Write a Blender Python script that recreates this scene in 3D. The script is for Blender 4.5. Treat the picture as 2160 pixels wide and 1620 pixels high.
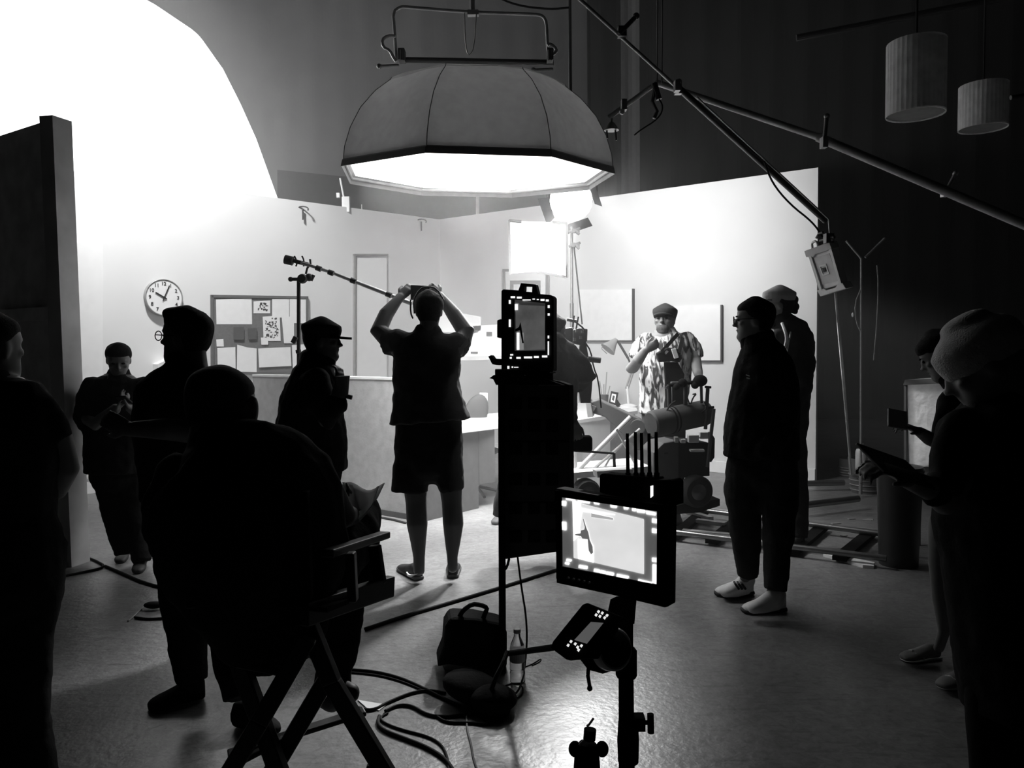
import bpy, bmesh, math, random
from mathutils import Vector, Matrix
random.seed(7)
V = Vector
SC = bpy.context.scene
COL = SC.collection
for _o in list(bpy.data.objects): bpy.data.objects.remove(_o)

# ---------------------------------------------------------------- camera
FPX, EYE = 1620.0, 1.5
cam = bpy.data.cameras.new('camera'); camo = bpy.data.objects.new('camera', cam); COL.objects.link(camo)
cam.sensor_width = 36; cam.lens = 36 * FPX / 2160; cam.clip_start = .05; cam.clip_end = 60
CM = Matrix.Translation((0, 0, EYE)) @ Matrix.Rotation(math.radians(90 - 3.0), 4, 'X') @ Matrix.Rotation(-.012, 4, 'Z')
camo.matrix_world = CM
SC.camera = camo
SC.view_settings.view_transform = 'Standard'; SC.view_settings.look = 'None'
SC.view_settings.gamma = 1; SC.view_settings.use_curve_mapping = False
SC.view_settings.exposure = 0.0
# ---------------------------------------------------------------- world
wd = bpy.data.worlds.new('world'); SC.world = wd; wd.use_nodes = True
wd.node_tree.nodes['Background'].inputs[0].default_value = (.5, .5, .5, 1)
wd.node_tree.nodes['Background'].inputs[1].default_value = .0008

def W(x, y, d): return CM @ V(((x - 1080) / FPX * d, -(y - 810) / FPX * d, -d))
def ray(x, y): return (W(x, y, 1) - CM.translation)
def G(x, y, z=0.0):
    r = ray(x, y); return CM.translation + r * ((z - EYE) / r.z)
def onpl(x, y, p, n):
    r = ray(x, y); return CM.translation + r * ((p - CM.translation).dot(n) / r.dot(n))

# ---------------------------------------------------------------- lamps of the place, plus one added unseen spot
def area(name, loc, target, size, power, shape='DISK', spread=math.pi, sy=None):
    l = bpy.data.lights.new(name, 'AREA'); l.shape = shape; l.size = size; l.energy = power; l.spread = spread
    if sy: l.size_y = sy
    o = bpy.data.objects.new(name, l); COL.objects.link(o); o.location = loc
    o.rotation_euler = (V(target) - V(loc)).to_track_quat('-Z', 'Y').to_euler(); o['kind'] = 'structure'
    return o
def spot(name, loc, target, power, ang, blend=.5, r=.1):
    l = bpy.data.lights.new(name, 'SPOT'); l.energy = power; l.spot_size = math.radians(ang); l.spot_blend = blend; l.shadow_soft_size = r
    o = bpy.data.objects.new(name, l); COL.objects.link(o); o.location = loc
    o.rotation_euler = (V(target) - V(loc)).to_track_quat('-Z', 'Y').to_euler(); o['kind'] = 'structure'
    return o
OCTA_C = W(1005, 366, 6.3)
OCTA_POWER, OCTA_EMIT = 230, 2.6
area('light_octa_softbox', OCTA_C + V((0, .02, -.03)), OCTA_C + V((.1, .9, -3)), 1.9, OCTA_POWER, spread=math.radians(110))
spot('light_octa_core', OCTA_C + V((0, 0, -.06)), G(960, 1360), 200, 56, 1.0, .25)
point = bpy.data.lights.new('light_octa_bulb', 'POINT'); point.energy = 9; point.shadow_soft_size = .12
po = bpy.data.objects.new('light_octa_bulb', point); COL.objects.link(po); po.location = OCTA_C + V((-.35, -.2, .3)); po['kind'] = 'structure'
LAMP_C = W(1205, 422, 7.2)
spot('light_open_face', LAMP_C + V((.34, .12, .06)), W(1400, 520, 9.6), 210, 150, .8, .13)
spot('light_open_face_floor', LAMP_C + V((-.05, -.3, -.1)), G(880, 1335), 1050, 42, 1.0, .12)
spot('light_open_face_side', LAMP_C + V((.12, -.3, -.05)), W(1965, 870, 5.2), 900, 26, .8, .12)
WASH_POWER = 1450
spot('light_added_wash', W(250, -330, 6.4), W(400, 450, 8.8), WASH_POWER, 76, .8, .2)  # unseen spot without a fixture, added to brighten the left set wall
GLARE_EMIT = 2.6

# ---------------------------------------------------------------- materials
_M = {}
def mat(name, g, rough=.6, metal=0, emit=0, var=.12, scale=14, bump=0, alpha=1, trans=0, spec=None, bscale=None, leak=0):
    if name in _M: return _M[name]
    m = bpy.data.materials.new(name); m.use_nodes = True; nt = m.node_tree; b = nt.nodes['Principled BSDF']
    b.inputs['Roughness'].default_value = rough; b.inputs['Metallic'].default_value = metal
    if spec is not None: b.inputs['Specular IOR Level'].default_value = spec
    tc = nt.nodes.new('ShaderNodeTexCoord'); nz = nt.nodes.new('ShaderNodeTexNoise'); nz.inputs['Scale'].default_value = scale; nz.inputs['Detail'].default_value = 6
    cr = nt.nodes.new('ShaderNodeValToRGB'); lo, hi = g * (1 - var), min(1, g * (1 + var))
    cr.color_ramp.elements[0].color = (lo, lo, lo, 1); cr.color_ramp.elements[1].color = (hi, hi, hi, 1)
    cr.color_ramp.elements[0].position = .3; cr.color_ramp.elements[1].position = .7
    nt.links.new(tc.outputs['Object'], nz.inputs['Vector']); nt.links.new(nz.outputs['Fac'], cr.inputs['Fac']); nt.links.new(cr.outputs['Color'], b.inputs['Base Color'])
    if emit:
        nt.links.new(cr.outputs['Color'], b.inputs['Emission Color']); b.inputs['Emission Strength'].default_value = emit / max(g, .01)
    if trans: b.inputs['Transmission Weight'].default_value = trans; b.inputs['IOR'].default_value = 1.33
    if alpha < 1: b.inputs['Alpha'].default_value = alpha
    if bump:
        n2 = nt.nodes.new('ShaderNodeTexNoise'); n2.inputs['Scale'].default_value = bscale or scale * 4; n2.inputs['Detail'].default_value = 8
        bp = nt.nodes.new('ShaderNodeBump'); bp.inputs['Strength'].default_value = bump; bp.inputs['Distance'].default_value = .01
        nt.links.new(tc.outputs['Object'], n2.inputs['Vector']); nt.links.new(n2.outputs['Fac'], bp.inputs['Height']); nt.links.new(bp.outputs['Normal'], b.inputs['Normal'])
    if leak:      # thin cloth that lets some light through
        tl = nt.nodes.new('ShaderNodeBsdfTranslucent'); mx = nt.nodes.new('ShaderNodeMixShader'); mx.inputs[0].default_value = leak
        nt.links.new(cr.outputs['Color'], tl.inputs['Color']); nt.links.new(b.outputs[0], mx.inputs[1]); nt.links.new(tl.outputs[0], mx.inputs[2]); nt.links.new(mx.outputs[0], nt.nodes['Material Output'].inputs['Surface'])
    _M[name] = m; return m
BLK = mat('black_plastic', .012, .55, spec=.3); MBLK = mat('matt_black', .008, .9, spec=.1)
CLK = mat('black_cloth', .012, .95, bump=.2, spec=.05); STEEL = mat('steel', .6, .35, .35); DSTEEL = mat('dark_steel', .12, .4, .8)
WHT = mat('white_paint', .8, .6, var=.03); PAPER = mat('paper', .85, .8, var=.03); GREY = mat('grey_paint', .3, .6)
WALLM = mat('set_wall_paint', .72, .85, var=.02, scale=3); DGREY = mat('dark_grey', .07, .7)
PLY = mat('raw_flat_back', .8, .8, var=.2, scale=6); SKIN = mat('skin', .22, .55, var=.08); SKIND = mat('skin_tan', .09, .6, var=.08)
HAIR = mat('dark_hair', .012, .8, var=.5, scale=60, bump=.4, spec=.15); RUB = mat('rubber', .02, .8, spec=.2); CANV = mat('canvas_dark', .02, .9, bump=.3, spec=.05)
WOOD = mat('dark_wood', .03, .45, var=.4, scale=8)
def emis(name, e): return mat(name, .9, .6, emit=e, var=.01)

# ---------------------------------------------------------------- object helpers
WL = {}
def link(name, me, m, parent, loc):
    o = bpy.data.objects.new(name, me); COL.objects.link(o)
    if m: me.materials.append(m)
    WL[o.name] = V(loc)
    if parent: o.parent = parent; o.location = V(loc) - WL[parent.name]
    else: o.location = loc
    return o
def tag(o, label, cat, group=None, kind=None):
    o['label'] = label; o['category'] = cat
    if group: o['group'] = group
    if kind: o['kind'] = kind
    return o
def thing(name, label, cat, loc, group=None):
    o = bpy.data.objects.new(name, None); COL.objects.link(o); o.location = loc; o.empty_display_size = .1
    WL[o.name] = V(loc); return tag(o, label, cat, group)
class Pl:                      # a plane in the place: point + axes, n faces the viewer
    def __init__(s, p, n=(0, -1, 0)): s.p = V(p); s.n = V(n).normalized()
    def at(s, x, y): return onpl(x, y, s.p, s.n)
def plane3(a, b, c):           # TL, TR, BL
    u = b - a; v = a - c; return Pl(a, u.cross(v))
def VP(d, x=1080, y=810, yaw=0): # vertical plane through the point at depth d
    n = Matrix.Rotation(math.radians(yaw), 3, 'Z') @ V((0, -1, 0)); return Pl(W(x, y, d), n)
class MB:
    def __init__(s): s.b = bmesh.new()
    def poly(s, pts, vec):
        vec = V(vec); b = s.b; a = [b.verts.new(V(p)) for p in pts]; c = [b.verts.new(V(p) + vec) for p in pts]; n = len(pts)
        b.faces.new(a); b.faces.new(c[::-1])
        for i in range(n): b.faces.new((a[i], c[i], c[(i + 1) % n], a[(i + 1) % n]))
        return s
    def px(s, pl, pts, h0=0, h1=.01):      # outline on a plane, with thickness
        P = [pl.at(*p) + pl.n * h0 for p in pts]; return s.poly(P, pl.n * (h1 - h0))
    def rect(s, pl, x0, y0, x1, y1, h0=0, h1=.01): return s.px(pl, [(x0, y0), (x1, y0), (x1, y1), (x0, y1)], h0, h1)
    def box(s, c, size, M=None):
        M = M or Matrix.Identity(3); c = V(c); x, y, z = [k / 2 for k in size]
        return s.poly([c + M @ V((i, j, -z)) for i, j in ((-x, -y), (x, -y), (x, y), (-x, y))], M @ V((0, 0, 2 * z)))
    def bar(s, p, q, w, h=None, up=(0, 0, 1)):
        h = h or w; p, q = V(p), V(q); t = (q - p).normalized(); a = t.cross(V(up))
        if a.length < .1: a = t.cross(V((0, 1, 0)))
        a.normalize(); b = a.cross(t)
        return s.poly([p + a * i * w / 2 + b * j * h / 2 for i, j in ((-1, -1), (1, -1), (1, 1), (-1, 1))], q - p)
    def path(s, pts, r, seg=8, smooth=0, closed=False):
        pts = [V(p) for p in pts]
        for _ in range(smooth):
            q = [pts[0]]
            for i in range(len(pts) - 1): q += [pts[i].lerp(pts[i + 1], .25), pts[i].lerp(pts[i + 1], .75)]
            pts = q + [pts[-1]]
        rr = r if isinstance(r, (list, tuple)) else None
        rings = []; prev = None
        for i, p in enumerate(pts):
            t = (pts[min(i + 1, len(pts) - 1)] - pts[max(i - 1, 0)]).normalized()
            if prev is None:
                a = t.cross(V((0, 0, 1)))
                if a.length < .1: a = t.cross(V((0, 1, 0)))
            else: a = prev - t * prev.dot(t)
            a.normalize(); prev = a; c = t.cross(a); R = rr[min(i, len(rr) - 1)] if rr else r
            rings.append([s.b.verts.new(p + (a * math.cos(k * 2 * math.pi / seg) + c * math.sin(k * 2 * math.pi / seg)) * R) for k in range(seg)])
        for A, B in zip(rings, rings[1:]):
            for k in range(seg): s.b.faces.new((A[k], A[(k + 1) % seg], B[(k + 1) % seg], B[k]))
        s.b.faces.new(rings[0][::-1]); s.b.faces.new(rings[-1]); return s
    def tube(s, p, q, r, seg=12): return s.path([p, q], r, seg)
    def lathe(s, prof, c, axis=(0, 0, 1), seg=24, rot=0):
        ax = V(axis).normalized(); M = ax.to_track_quat('Z', 'Y').to_matrix(); c = V(c); rings = []
        for r, z in prof:
            rings.append([s.b.verts.new(c + M @ V((max(r, .0005) * math.cos(rot + k * 2 * math.pi / seg), max(r, .0005) * math.sin(rot + k * 2 * math.pi / seg), z))) for k in range(seg)])
        for A, B in zip(rings, rings[1:]):
            for k in range(seg): s.b.faces.new((A[k], A[(k + 1) % seg], B[(k + 1) % seg], B[k]))
        s.b.faces.new(rings[0][::-1]); s.b.faces.new(rings[-1]); return s
    def ball(s, c, r, M=None):
        r = r if hasattr(r, '__len__') else (r, r, r)
        T = Matrix.Translation(V(c)) @ (M.to_4x4() if M else Matrix.Identity(4)) @ Matrix.Diagonal((*r, 1))
        bmesh.ops.create_uvsphere(s.b, u_segments=20, v_segments=12, radius=1, matrix=T); return s
    def build(s, name, m, parent=None, smooth=False, bevel=0, mods=None):
        b = s.b; bmesh.ops.recalc_face_normals(b, faces=b.faces)
        lo = V([min(v.co[i] for v in b.verts) for i in range(3)]); hi = V([max(v.co[i] for v in b.verts) for i in range(3)])
        c = V(((lo.x + hi.x) / 2, (lo.y + hi.y) / 2, lo.z))
        bmesh.ops.translate(b, verts=b.verts, vec=-c)
        me = bpy.data.meshes.new(name); b.to_mesh(me); b.free()
        o = link(name, me, m, parent, c)
        if smooth:
            for p in me.polygons: p.use_smooth = True
            if smooth != 2: me.set_sharp_from_angle(angle=math.radians(40))
        if bevel:
            k = o.modifiers.new('bevel', 'BEVEL'); k.width = bevel; k.segments = 2; k.limit_method = 'ANGLE'
        return o
def struct(o): o['kind'] = 'structure'; return o
def text_mb(mb, body, pl_o, ux, uz, size, n):   # letters laid on a surface
    cu = bpy.data.curves.new('t', 'FONT'); cu.body = body; cu.size = size; cu.align_x = 'CENTER'; cu.align_y = 'CENTER'; cu.extrude = .002; cu.offset = size * .012
    o = bpy.data.objects.new('t', cu); me = bpy.data.meshes.new_from_object(o)
    vs = [mb.b.verts.new(pl_o + ux * v.co.x + uz * v.co.y + n * v.co.z) for v in me.vertices]
    for p in me.polygons:
        try: mb.b.faces.new([vs[i] for i in p.vertices])
        except ValueError: pass
    bpy.data.objects.remove(o); bpy.data.curves.remove(cu); bpy.data.meshes.remove(me)

# ================================================================= SETTING
fm = bpy.data.materials.new('polished_concrete'); fm.use_nodes = True; nt = fm.node_tree; pb = nt.nodes['Principled BSDF']
tc = nt.nodes.new('ShaderNodeTexCoord')
def nz(sc, det=8):
    n = nt.nodes.new('ShaderNodeTexNoise'); n.inputs['Scale'].default_value = sc; n.inputs['Detail'].default_value = det; nt.links.new(tc.outputs['Object'], n.inputs['Vector']); return n
n1 = nz(1.3); r1 = nt.nodes.new('ShaderNodeValToRGB'); r1.color_ramp.elements[0].position = .3; r1.color_ramp.elements[0].color = (.16, .16, .16, 1); r1.color_ramp.elements[1].position = .72; r1.color_ramp.elements[1].color = (.28, .28, .28, 1)
n4 = nz(22, 10); n4.inputs['Distortion'].default_value = .8; n4.inputs['Roughness'].default_value = .75
r4 = nt.nodes.new('ShaderNodeValToRGB'); r4.color_ramp.elements[0].position = .3; r4.color_ramp.elements[0].color = (.55, .55, .55, 1); r4.color_ramp.elements[1].position = .68; r4.color_ramp.elements[1].color = (1.25, 1.25, 1.25, 1)
mpf = nt.nodes.new('ShaderNodeMapping'); mpf.inputs['Rotation'].default_value = (0, 0, .6); mpf.inputs['Scale'].default_value = (2.5, 22, 1); n5 = nt.nodes.new('ShaderNodeTexNoise'); n5.inputs['Scale'].default_value = 1.6; n5.inputs['Detail'].default_value = 9
nt.links.new(tc.outputs['Object'], mpf.inputs[0]); nt.links.new(mpf.outputs[0], n5.inputs['Vector']); r5 = nt.nodes.new('ShaderNodeValToRGB'); r5.color_ramp.elements[0].position = .3; r5.color_ramp.elements[0].color = (.7, .7, .7, 1); r5.color_ramp.elements[1].position = .42; r5.color_ramp.elements[1].color = (1, 1, 1, 1)
nt.links.new(n5.outputs['Fac'], r5.inputs['Fac'])
x1 = nt.nodes.new('ShaderNodeMix'); x1.data_type = 'RGBA'; x1.blend_type = 'MULTIPLY'; x1.inputs[0].default_value = 1
x2 = nt.nodes.new('ShaderNodeMix'); x2.data_type = 'RGBA'; x2.blend_type = 'MULTIPLY'; x2.inputs[0].default_value = 1
nt.links.new(n1.outputs['Fac'], r1.inputs['Fac']); nt.links.new(n4.outputs['Fac'], r4.inputs['Fac']); nt.links.new(r1.outputs['Color'], x1.inputs[6]); nt.links.new(r4.outputs['Color'], x1.inputs[7]); nt.links.new(x1.outputs[2], x2.inputs[6]); nt.links.new(r5.outputs['Color'], x2.inputs[7]); nt.links.new(x2.outputs[2], pb.inputs['Base Color'])
n2 = nz(5); r2 = nt.nodes.new('ShaderNodeMapRange'); r2.inputs['To Min'].default_value = .28; r2.inputs['To Max'].default_value = .46; nt.links.new(n2.outputs['Fac'], r2.inputs['Value']); nt.links.new(r2.outputs['Result'], pb.inputs['Roughness'])
n3 = nz(38); bp = nt.nodes.new('ShaderNodeBump'); bp.inputs['Strength'].default_value = .4; bp.inputs['Distance'].default_value = .006; nt.links.new(n3.outputs['Fac'], bp.inputs['Height']); nt.links.new(bp.outputs['Normal'], pb.inputs['Normal'])
struct(MB().box((0, 6, -.1), (22, 24, .2)).build('floor', fm))
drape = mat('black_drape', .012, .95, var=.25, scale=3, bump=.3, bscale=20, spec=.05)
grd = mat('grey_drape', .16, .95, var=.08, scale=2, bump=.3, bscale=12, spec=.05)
BACKY = 14.5
def pleats(x0, x1, y, z0, z1, amp, wl):
    mb = MB(); n = int((x1 - x0) / .06); P = [(x0 + (x1 - x0) * i / n, y + amp * math.sin((x0 + (x1 - x0) * i / n) / wl * 6.283) + amp * .4 * math.sin(i * .37)) for i in range(n + 1)]
    a = [[mb.b.verts.new((x, yy, z)) for x, yy in P] for z in (z0, z1)]; c = [[mb.b.verts.new((x, yy + .03, z)) for x, yy in P] for z in (z0, z1)]
    for i in range(n):
        mb.b.faces.new((a[0][i], a[0][i + 1], a[1][i + 1], a[1][i])); mb.b.faces.new((c[0][i], c[1][i], c[1][i + 1], c[0][i + 1]))
        mb.b.faces.new((a[0][i], c[0][i], c[0][i + 1], a[0][i + 1])); mb.b.faces.new((a[1][i], a[1][i + 1], c[1][i + 1], c[1][i]))
    for i in (0, n): mb.b.faces.new((a[0][i], a[1][i], c[1][i], c[0][i]))
    return mb
struct(MB().box((0, BACKY + .5, 4.7), (22, .2, 9.6)).build('wall_back', drape))
struct(MB().box((-11, 6, 4.7), (.2, 24, 9.6)).build('wall_far_left', drape))
struct(MB().box((11, 6, 4.7), (.2, 24, 9.6)).build('wall_far_right', drape))
struct(MB().box((0, -6, 4.7), (22, .2, 9.6)).build('wall_rear', drape))
struct(MB().box((0, 6, 9.5), (22, 24, .2)).build('ceiling', drape))
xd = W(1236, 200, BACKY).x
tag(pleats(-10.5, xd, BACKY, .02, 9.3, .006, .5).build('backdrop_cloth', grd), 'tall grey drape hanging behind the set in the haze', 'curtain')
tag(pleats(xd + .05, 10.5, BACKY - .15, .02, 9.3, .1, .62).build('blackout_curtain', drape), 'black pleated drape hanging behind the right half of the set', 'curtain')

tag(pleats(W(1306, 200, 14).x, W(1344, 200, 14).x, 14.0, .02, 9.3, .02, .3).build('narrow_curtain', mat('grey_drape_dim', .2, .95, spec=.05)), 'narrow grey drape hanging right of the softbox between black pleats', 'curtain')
# set walls
WH = 3.297
pc, pl_, pr = G(935, 944), G(200, 1040), G(1720, 1015)
pl_ = pc + (pl_ - pc) * 1.16
def flatwall(a, b, h, name, m, th=.06, away=None):
    t = (b - a).normalized(); n = V((-t.y, t.x, 0)); 
    if n.y < 0: n = -n
    return struct(MB().poly([a, b, b + n * th, a + n * th], (0, 0, h)).build(name, m)), -n
_, NL = flatwall(pl_, pc, WH, 'wall_left', WALLM); _, NR = flatwall(pc, pr, WH, 'wall_right', WALLM)
WPL, WPR = Pl(pc, NL), Pl(pc, NR)
def skirting(a, b, n, name, h=.13): struct(MB().poly([a, b, b + n * .02, a + n * .02], (0, 0, h)).build(name, WHT, bevel=.004))
skirting(pl_ , pc - (pc - pl_).normalized() * .03, NL, 'baseboard_left'); skirting(pc + (pr - pc).normalized() * .03, pr, NR, 'baseboard_right')
# dark flat at the left edge, seen from its back
pe = G(150, 1192) + V((0, .06, 0)); pf = pe + V((-2.1, 1.35, 0)); 
t = (pf - pe).normalized(); nn = V((-t.y, t.x, 0)); nn = nn if nn.y > 0 else -nn
HF = 3.08
struct(MB().poly([pe, pf, pf + nn * .02, pe + nn * .02], (0, 0, HF)).build('wall_near_left', PLY))
ta, tb = G(151, 1197), G(190, 1184); struct(MB().poly([ta, tb, tb + V((-.1, .02, 0)), ta + V((-.1, .02, 0))], (0, 0, HF - .02)).build('trim_1', mat('timber_edge', .65, .7, var=.15, scale=5)))
struct(MB().box(pe + t * .5 + V((0, -.05, 1.75)), (.9, .04, .09), Matrix.Rotation(math.atan2(t.y, t.x), 3, 'Z')).build('trim_2', PLY))
# white doorway panel at the far left of the set and the white door right of the pin board
dw = MB(); dw.rect(WPL, 120, 512, 215, 1010, .0, .03); d1 = struct(dw.build('door_1', WHT)); 
d2 = MB(); d2.rect(WPL, 750, 541, 814, 900, .0, .02); o2 = struct(d2.build('door_2', mat('door_white', .85, .4, var=.02)))
fr = MB(); fr.rect(WPL, 744, 536, 747.5, 900, .0, .035); fr.rect(WPL, 744, 536, 816, 540, 0, .035); o3 = fr.build('trim_3', GREY); struct(o3)

# haze
hz = bpy.data.materials.new('stage_haze'); hz.use_nodes = True; ht = hz.node_tree; ht.nodes.remove(ht.nodes['Principled BSDF'])
vs = ht.nodes.new('ShaderNodeVolumeScatter'); vs.inputs['Color'].default_value = (1, 1, 1, 1); vs.inputs['Anisotropy'].default_value = .35
vs.inputs['Density'].default_value = .028
ht.links.new(vs.outputs[0], ht.nodes['Material Output'].inputs['Volume'])
hb = MB().box((-1.2, 9.3, 3.35), (15, 9.4, 6.6)).build('stage_haze', hz)
tag(hb, 'thin smoke haze hanging over the lit set', 'haze', kind='stuff')

# ================================================================= HANGING LIGHTS
oc = OCTA_C
t = thing('octagonal_softbox', 'large octagonal softbox hung high in the middle, its lit face turned down', 'light', oc)
rot0 = math.radians(30)
octm = mat('softbox_cloth', .25, .85, leak=.12, var=.1, bump=.5, bscale=5)
prof = [(1.118, 0), (1.108, .1), (1.06, .25), (.98, .4), (.86, .54), (.735, .64), (.73, .655)]
tiltM = Matrix.Rotation(math.radians(3.0), 3, 'X') @ Matrix.Rotation(math.radians(1.0), 3, 'Y')
def octring(r, z, k, R=None): a = rot0 + k * math.pi / 4; return oc + tiltM @ V((r * math.cos(a), r * math.sin(a), z))
mb = MB(); rings = [[mb.b.verts.new(octring(r, z, k / 3)) for k in range(24)] for r, z in prof]
for i, (r, z) in enumerate(prof):
    for k in range(24):
        if k % 3: rings[i][k].co = octring(r, z, k // 3).lerp(octring(r, z, k // 3 + 1), (k % 3) / 3) - (tiltM @ V((math.cos(rot0 + k * math.pi / 12), math.sin(rot0 + k * math.pi / 12), 0))) * (.03 * math.sin(i * .8)) + V((0, 0, random.uniform(-.012, .012)))
for A, B in zip(rings, rings[1:]):
    for k in range(24): mb.b.faces.new((A[k], A[(k + 1) % 24], B[(k + 1) % 24], B[k]))
mb.b.faces.new(rings[-1])
sh = mb.build('softbox_shell', octm, t, smooth=True)
mb = MB(); mb.poly([octring(1.085, .02, k) for k in range(8)], (0, 0, .008)); mb.build('diffusion_face', emis('softbox_glow', OCTA_EMIT), t)
mb = MB(); mb.path([octring(1.118, 0, k) for k in range(9)], .012, 8); mb.build('rim', GREY, t)
# lip of cloth below the far edge
mb = MB()
for k in range(8):
    mb.poly([octring(1.124, -.0, k), octring(1.124, -.0, k + 1), octring(1.135, -.045, k + 1), octring(1.135, -.045, k)], V((0, 0, 0)) + (octring(1.13, 0, k) - oc) * .006)
mb.build('velcro_lip', mat('grey_cloth', .2, .9), t)
for k in range(8):
    mb = MB(); mb.path([octring(r + .002, z, k) for r, z in prof], .003, 6); mb.build('seam', octm, t, smooth=2)
top = W(1003, 130, 6.24)
mb = MB(); a, b = W(845, 126, 6.19), W(1168, 132, 6.19); mb.tube(a, b, .022); mb.build('crossbar', DSTEEL, t, smooth=True)
mb = MB(); y = [W(836, 128, 6.19), W(832, 60, 6.19), W(829, 25, 6.19), W(846, 14, 6.19), W(860, 15, 6.19), W(990, 26, 6.19), W(1130, 30, 6.19), W(1146, 34, 6.19), W(1153, 48, 6.19), W(1154, 80, 6.19), W(1158, 132, 6.19)]
mb.path(y, .013, 10, smooth=1); mb.build('yoke', STEEL, t, smooth=True)
for x in (848, 1160):
    mb = MB(); mb.box(W(x, 118, 6.13), (.05, .1, .09)); mb.tube(W(x, 106, 6.07), W(x, 128, 6.07), .018); mb.build('yoke_clamp', DSTEEL, t)
for pts in ([(835, 76), (818, 75), (806, 84), (808, 100), (822, 106), (830, 122), (836, 130)], [(1155, 96), (1162, 92), (1174, 104), (1172, 112), (1164, 116)]):
    mb = MB(); mb.path([W(*p, 6.13) for p in pts], .013, 8, smooth=1); mb.build('hook', STEEL, t, smooth=True)
for pts in ([(980, 28), (981, 80), (985, 112), (992, 116), (1000, 100), (1005, 28)],):
    mb = MB(); mb.path([W(*p, 6.15) for p in pts], .005, 6, smooth=1); mb.build('safety_wire', STEEL, t, smooth=2)
mb = MB(); mb.box(W(998, 28, 6.19), (.09, .05, .04)); mb.tube(W(997, 28, 6.19), W(995, -60, 6.19), .02); mb.build('hanger', STEEL, t)
for x, y in ((800, 140), (1125, 148)):
    mb = MB(); mb.tube(W(x, y, 5.79), W(x + 40, y - 2, 5.9), .012); mb.ball(W(x, y, 5.79), .02); mb.build('rod_end', STEEL, t)

# open face lamp under the softbox
t = thing('open_face_lamp', 'small glaring round lamp with barn doors below the right rim of the softbox', 'light', LAMP_C)
ax = (W(1150, 520, 5.5) - LAMP_C).normalized()
mb = MB(); mb.lathe([(.19, 0), (.2, .02), (.2, -.1), (.12, -.2), (.05, -.22)], LAMP_C, ax, 28); mb.build('housing', DSTEEL, t, smooth=True)
mb = MB(); mb.ball(LAMP_C + ax * .02, (.2, .2, .1), ax.to_track_quat('Z', 'Y').to_matrix()); mb.build('bulb_glass', emis('lamp_glow', 9), t, smooth=2)
sx = V((1, 0, 0)); up = ax.cross(sx).normalized(); sx = up.cross(ax)
for i in range(4):
    a = i * math.pi / 2 + .35; e = sx * math.cos(a) + up * math.sin(a); q = ax.cross(e)
    c = LAMP_C + e * .2 + ax * .03
    mb = MB(); mb.poly([c - q * .1, c + q * .1, c + q * .13 + e * .07 + ax * .1, c - q * .13 + e * .07 + ax * .1], ax * .005); mb.build('barn_door', MBLK, t)
mb = MB(); mb.path([LAMP_C + sx * .24, LAMP_C + sx * .24 + V((0, 0, .2)), LAMP_C - sx * .24 + V((0, 0, .2)), LAMP_C - sx * .24], .012, 8); mb.build('yoke', DSTEEL, t)
mb = MB(); mb.tube(LAMP_C + V((0, 0, .2)), LAMP_C + V((0, 0, 6.5)), .016); mb.build('drop_pole', DSTEEL, t)

# made-up glowing bell, shaped to stand in for the flare at the upper left
BD = 11.0
bc = W(215, 468, BD); k = BD / FPX
t = thing('glare_bell', 'huge made-up glowing white bell standing in for the glare high at the upper left', 'light', bc)
H = 452 * k
prof = [(370 * k, 0), (362 * k, .1 * H), (340 * k, .25 * H), (315 * k, .42 * H), (285 * k, .58 * H), (255 * k, .72 * H), (215 * k, .85 * H), (150 * k, .95 * H), (70 * k, .995 * H), (.02, H)]
mb = MB(); mb.lathe(prof, bc, seg=48); mb.build('glow_shell', emis('glare_glow', GLARE_EMIT), t, smooth=True)
mb = MB(); mb.tube(bc + V((0, 0, H)), bc + V((0, 0, 9.3 - bc.z)), .01); mb.build('tether', DSTEEL, t)

# boom arms
t = thing('lamp_boom', 'thin straight boom running down from the top centre to the hanging panel lamp', 'boom', W(1225, -30, 4.6))
mb = MB(); mb.tube(W(1200, -22, 4.55), W(1432, 188, 4.75), .011); mb.build('inner_tube', STEEL, t, smooth=True)
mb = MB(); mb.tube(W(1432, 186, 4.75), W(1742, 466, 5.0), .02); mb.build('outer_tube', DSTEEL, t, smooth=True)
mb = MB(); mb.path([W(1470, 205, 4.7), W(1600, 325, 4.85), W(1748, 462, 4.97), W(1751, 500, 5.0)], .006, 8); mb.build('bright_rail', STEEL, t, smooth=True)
mb = MB(); mb.path([W(1612, 340, 4.85), W(1628, 385, 4.9), W(1665, 430, 4.95), W(1716, 470, 5), W(1735, 500, 5)], .006, 8, smooth=2); mb.build('cable', RUB, t)
mb = MB(); mb.tube(W(1306, 72, 4.6), W(1344, 32, 4.6), .014); mb.ball(W(1342, 34, 4.6), .02); mb.box(W(1312, 68, 4.63), (.05, .05, .06)); mb.build('clamp_handle', DSTEEL, t)
mb = MB(); mb.box(W(1430, 185, 4.72), (.04, .04, .08)); mb.build('joint', STEEL, t)
t = thing('menace_arm', 'long bent menace arm sloping down across the dark upper right', 'boom', W(1385, 175, 4.9))
mb = MB(); mb.tube(W(1284, 248, 5.1), W(1384, 176, 5.0), .016); mb.build('short_arm', mat('pipe_grey', .6, .5), t, smooth=True)
mb = MB(); mb.tube(W(1384, 174, 5.0), W(1735, 292, 4.5), .02); mb.build('middle_tube', mat('pipe_grey', .6, .5), t, smooth=True)
mb = MB(); mb.tube(W(1725, 289, 4.5), W(2200, 490, 4.0), .026); mb.build('thick_tube', mat('pipe_mid', .5, .5), t, smooth=True)
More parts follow.
